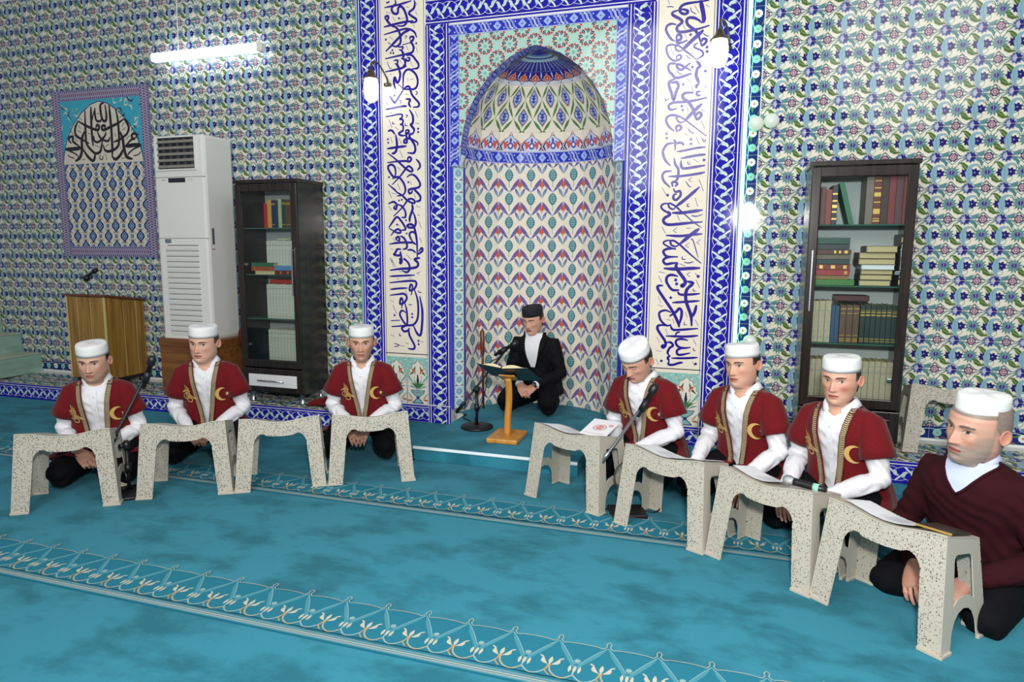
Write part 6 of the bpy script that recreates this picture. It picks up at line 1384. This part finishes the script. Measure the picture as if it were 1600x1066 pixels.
        tg = Art(dz=1e-5)
        for st in [[(x*1.3, y*1.3) for x, y in q] for q in ([(-.008, .052), (-.01, .02), (-.012, -.02)], [(.0, .045), (.0, .015), (-.002, -.02)], [(.007, .038), (.01, .01), (.008, -.02)], [(-.03, -.015), (-.042, .0), (-.03, .016), (-.008, .012), (.004, -.006), (-.01, -.02), (-.028, -.012), (-.025, .004), (-.01, .004)], [(-.01, -.022), (-.002, -.034), (.014, -.036), (.022, -.026), (.014, -.016), (.0, -.02)], [(.004, .012), (.022, -.006), (.05, -.018)], [(.008, -.004), (.026, -.016), (.05, -.018)], [(-.03, .018), (-.008, .024), (.016, .018)])]: tg.stroke(st, .0056, GOLDT, 5, .3)
        emb(tg, -(th0(.42)+.36), .42, 'embroidered_monogram')
    elif outfit == 'sweater':
        # V neck showing the collar and a triangle of shirt
        bm = BM(); rows = []
        for i in range(10):
            z = .625-.115*i/9; hw = .075*(1-i/9)**.8+.001
            rows.append([bm.verts.new(surf(TORSO, thick+.009, math.asin(max(-.95, min(.95, hw*k/itab(TORSO, z)[0]))), z)) for k in (-1, -.5, 0, .5, 1)])
        for p, q in zip(rows, rows[1:]):
            for i in range(4): bm.faces.new((p[i], q[i], q[i+1], p[i+1]))
        obj('shirt_front', bm, sho, m=colm, smooth=True)
        for q in (-1, 1):
            P_ = []
            for i in range(12):
                z = .635-.13*i/11; hw = .082*(1-i/11)**.8+.002; P_.append(surf(TORSO, thick+.008, q*math.asin(min(.95, hw/itab(TORSO, z)[0])), z))
            obj('neck_rib', tube(BM(), P_, (.007, .005) and .006, 8), sho, m=topm, smooth=True)
    else:
        # white shirt front, lapels and cuffs
        bm = BM(); rows = []
        for i in range(12):
            z = .632-.27*i/11; hw = .062*(1-(i/11)**2.2*.75)
            rows.append([bm.verts.new(surf(TORSO, thick+.012, math.asin(max(-.95, min(.95, hw*k/itab(TORSO, z)[0]))), z)) for k in (-1, -.5, 0, .5, 1)])
        for p, q in zip(rows, rows[1:]):
            for i in range(4): bm.faces.new((p[i], q[i], q[i+1], p[i+1]))
        obj('shirt_front', bm, sho, m=SHIRT, smooth=True)
        bm = BM(); tube(bm, [sh((.064*sin(t), .02-.064*cos(t), .628)) for t in [2*pi*i/24 for i in range(25)]], [(.012, .006)]*25, 8); obj('neck_band', bm, sho, m=SHIRT, smooth=True)
        for q in (-1, 1):
            bm = BM(); rows = []
            for i in range(14):
                z = .64-.3*i/13; hw = .062*(1-(i/13)**2.2*.8); wd_ = .005+.052*sin(pi*min(1, i/13*1.25+.12))**.8*(1-.5*i/13)
                rows.append([bm.verts.new(surf(TORSO, thick+(.017, .02, .012)[k], q*math.asin(min(.97, (hw+wd_*k/2)/itab(TORSO, z)[0])), z)) for k in range(3)])
            for p, r_ in zip(rows, rows[1:]):
                for i in range(2): bm.faces.new((p[i], r_[i], r_[i+1], p[i+1]))
            bm.normal_update(); bmesh.ops.solidify(bm, geom=bm.faces[:], thickness=.003); bmesh.ops.recalc_face_normals(bm, faces=bm.faces); obj('lapel', bm, sho, m=topm, smooth=True)
        # skirts of the jacket over the hips
        bm = BM(); prev = None
        for z, a, b in ((.34, .172, .136), (.26, .19, .15), (.18, .205, .165), (.12, .215, .175)):
            r = [bm.verts.new((a*sin(t), .02-b*cos(t), z)) for t in [radians(45+270*k/30) for k in range(31)]]
            if prev: [bm.faces.new((prev[k], r[k], r[k+1], prev[k+1])) for k in range(30)]
            prev = r
        bm.normal_update(); bmesh.ops.solidify(bm, geom=bm.faces[:], thickness=-.006); obj('jacket_skirt', bm, sho, m=topm, smooth=True)
        for W_, E_ in ((Wl, El), (Wr, Er)): d = (W_-E_).normalized(); obj('cuff', tube(BM(), [W_-d*.005, W_+d*.016], .036, 14), sho, m=SHIRT, smooth=True)
        d = (Wl-El).normalized(); obj('watch_strap', tube(BM(), [Wl+d*.024, Wl+d*.04], .0275, 16), sho, m=BLACK, smooth=True)
        wn_ = Vector(A.get('nl', (.3, -.5, .8))).normalized(); bm = BM(); lathe(bm, [(.0, .0), (.017, 0), (.018, .004), (.015, .008), (.0, .008)], 18, cap=False)
        o = obj('watch_case', bm, sho, Wl+d*.032+wn_*.025, wn_.to_track_quat('Z', 'Y').to_euler(), STEEL); b = BM(); lathe(b, [(0, .0083), (.0135, .0083)], 16, cap=False); obj('watch_dial', b, o, m=BLACK)
    return root
def hatpos(px, py, z):
    """world point on the ray of photo pixel (px, py) at height z"""
    u, v = (px-800)/1067, (py-533)/1067; d = _F+R2*u-U2*v; t = (z-H)/d.z; return (d.x*t, d.y*t, z)
deg = radians
G = 'young men in maroon robes and white caps'
CL = dict(dl=(-.55, -.6, -.45), dr=(.55, -.6, -.45))
person('youth with a round face and white cap at the far left, maroon robe', hatpos(140, 537, .885), deg(33), .95, .30, dict(fat=1.16, skin='#cda28c', beard=.35, hs=1.13), yaw=deg(-2), pitch=deg(10), group=G, opening=(.06, .036), fat=1.06, arms=CL)
person('youth in maroon robe and white cap before the air conditioner, glancing sideways', hatpos(315, 509, .95), deg(28), 1.0, .30, dict(fat=1.08, skin='#d2a58e', brow='#4a3426', hair='#3a2a20', gaze=1, hs=1.12), yaw=deg(-12), pitch=deg(6), roll=deg(3), group=G, opening=(.06, .014), arms=CL)
person('slim youth in maroon robe sitting left of the niche, facing the camera', hatpos(564, 510, .94), deg(20), .98, .28, dict(fat=.92, skin='#cb9d85', beard=.25, hs=1.1), yaw=deg(6), pitch=deg(4), group=G, opening=(.06, .004), arms=dict(CL, hl='flat', hr='flat', dl=(-.4, -.5, -.75), dr=(.4, -.5, -.75), wl=(.07, -.3, .25), wr=(-.07, -.3, .25)))
person('young man in black jacket and dark cap reciting on the carpeted step', hatpos(829, 480, 1.0), deg(-2), .97, .26, dict(fat=.95, skin='#d2a38d', eye='closed', mouth=True, hs=1.08), outfit='jacket', hcol='navy', yaw=deg(-12), pitch=deg(14), arms=dict(CL, wl=(.075, -.29, .25), wr=(-.085, -.29, .25)))
person('youth in maroon robe bowing his head behind the grey microphone stand', hatpos(985, 541, .90), deg(-20), 1.0, .34, dict(fat=1.0, skin='#cd9f88', eye='closed', hs=1.1), yaw=deg(-8), pitch=deg(32), roll=deg(4), group=G, opening=(.06, .008), arms=dict(CL, el=(.222, -.14, .335), wl=(.06, -.33, .24)))
person('youth in maroon robe sitting between the bowed youth and the flushed one, looking aside', hatpos(1156, 537, .955), deg(-30), 1.0, .28, dict(fat=.98, skin='#cd9f88', brow='#3a2a20', hs=1.1), yaw=deg(-4), pitch=deg(3), roll=deg(-4), group=G, opening=(.06, .022), arms=dict(el=(.222, -.14, .335), er=(-.222, -.1, .335), wl=(.17, -.37, .24), wr=(-.15, -.36, .24), dl=(-.1, -.5, -.85), dr=(.1, -.5, -.85), hl='point', hr='point'))
person('youth with flushed cheeks in maroon robe before the right bookcase', hatpos(1313, 557, .955), deg(-36), 1.0, .28, dict(fat=.97, skin='#d2a28c', flush=1.3, gaze=.6, hs=1.08), yaw=deg(8), pitch=deg(4), group=G, opening=(.06, .028), arms=dict(el=(.222, -.14, .335), er=(-.222, -.1, .335), wl=(.1, -.38, .26), wr=(-.12, -.36, .25), dl=(-.4, -.6, -.6), dr=(.2, -.6, -.75), hl='point', hr='point'))
person('grey bearded man in burgundy sweater and white cap at the right edge', hatpos(1533, 615, .90), deg(-42), 1.02, .30, dict(fat=1.06, skin='#c79a86', brow='#5a4a42', hair='#8a7a70', hairamt=.5, lip='#a9675c', beard=.8, beardc='#8f857c', flush=.6, nose=1.1, hs=1.24, capk=.88, capz=.012, hairline=.06), outfit='sweater', yaw=deg(-15), pitch=deg(2), roll=deg(7), fat=1.18, arms=dict(el=(.27, -.1, .3), er=(-.27, -.1, .3), wl=(.12, -.34, .24), wr=(-.1, -.33, .22), dr=(.35, -.6, -.6), dl=(-.3, -.7, -.6), hl='flat', hr='flat'))
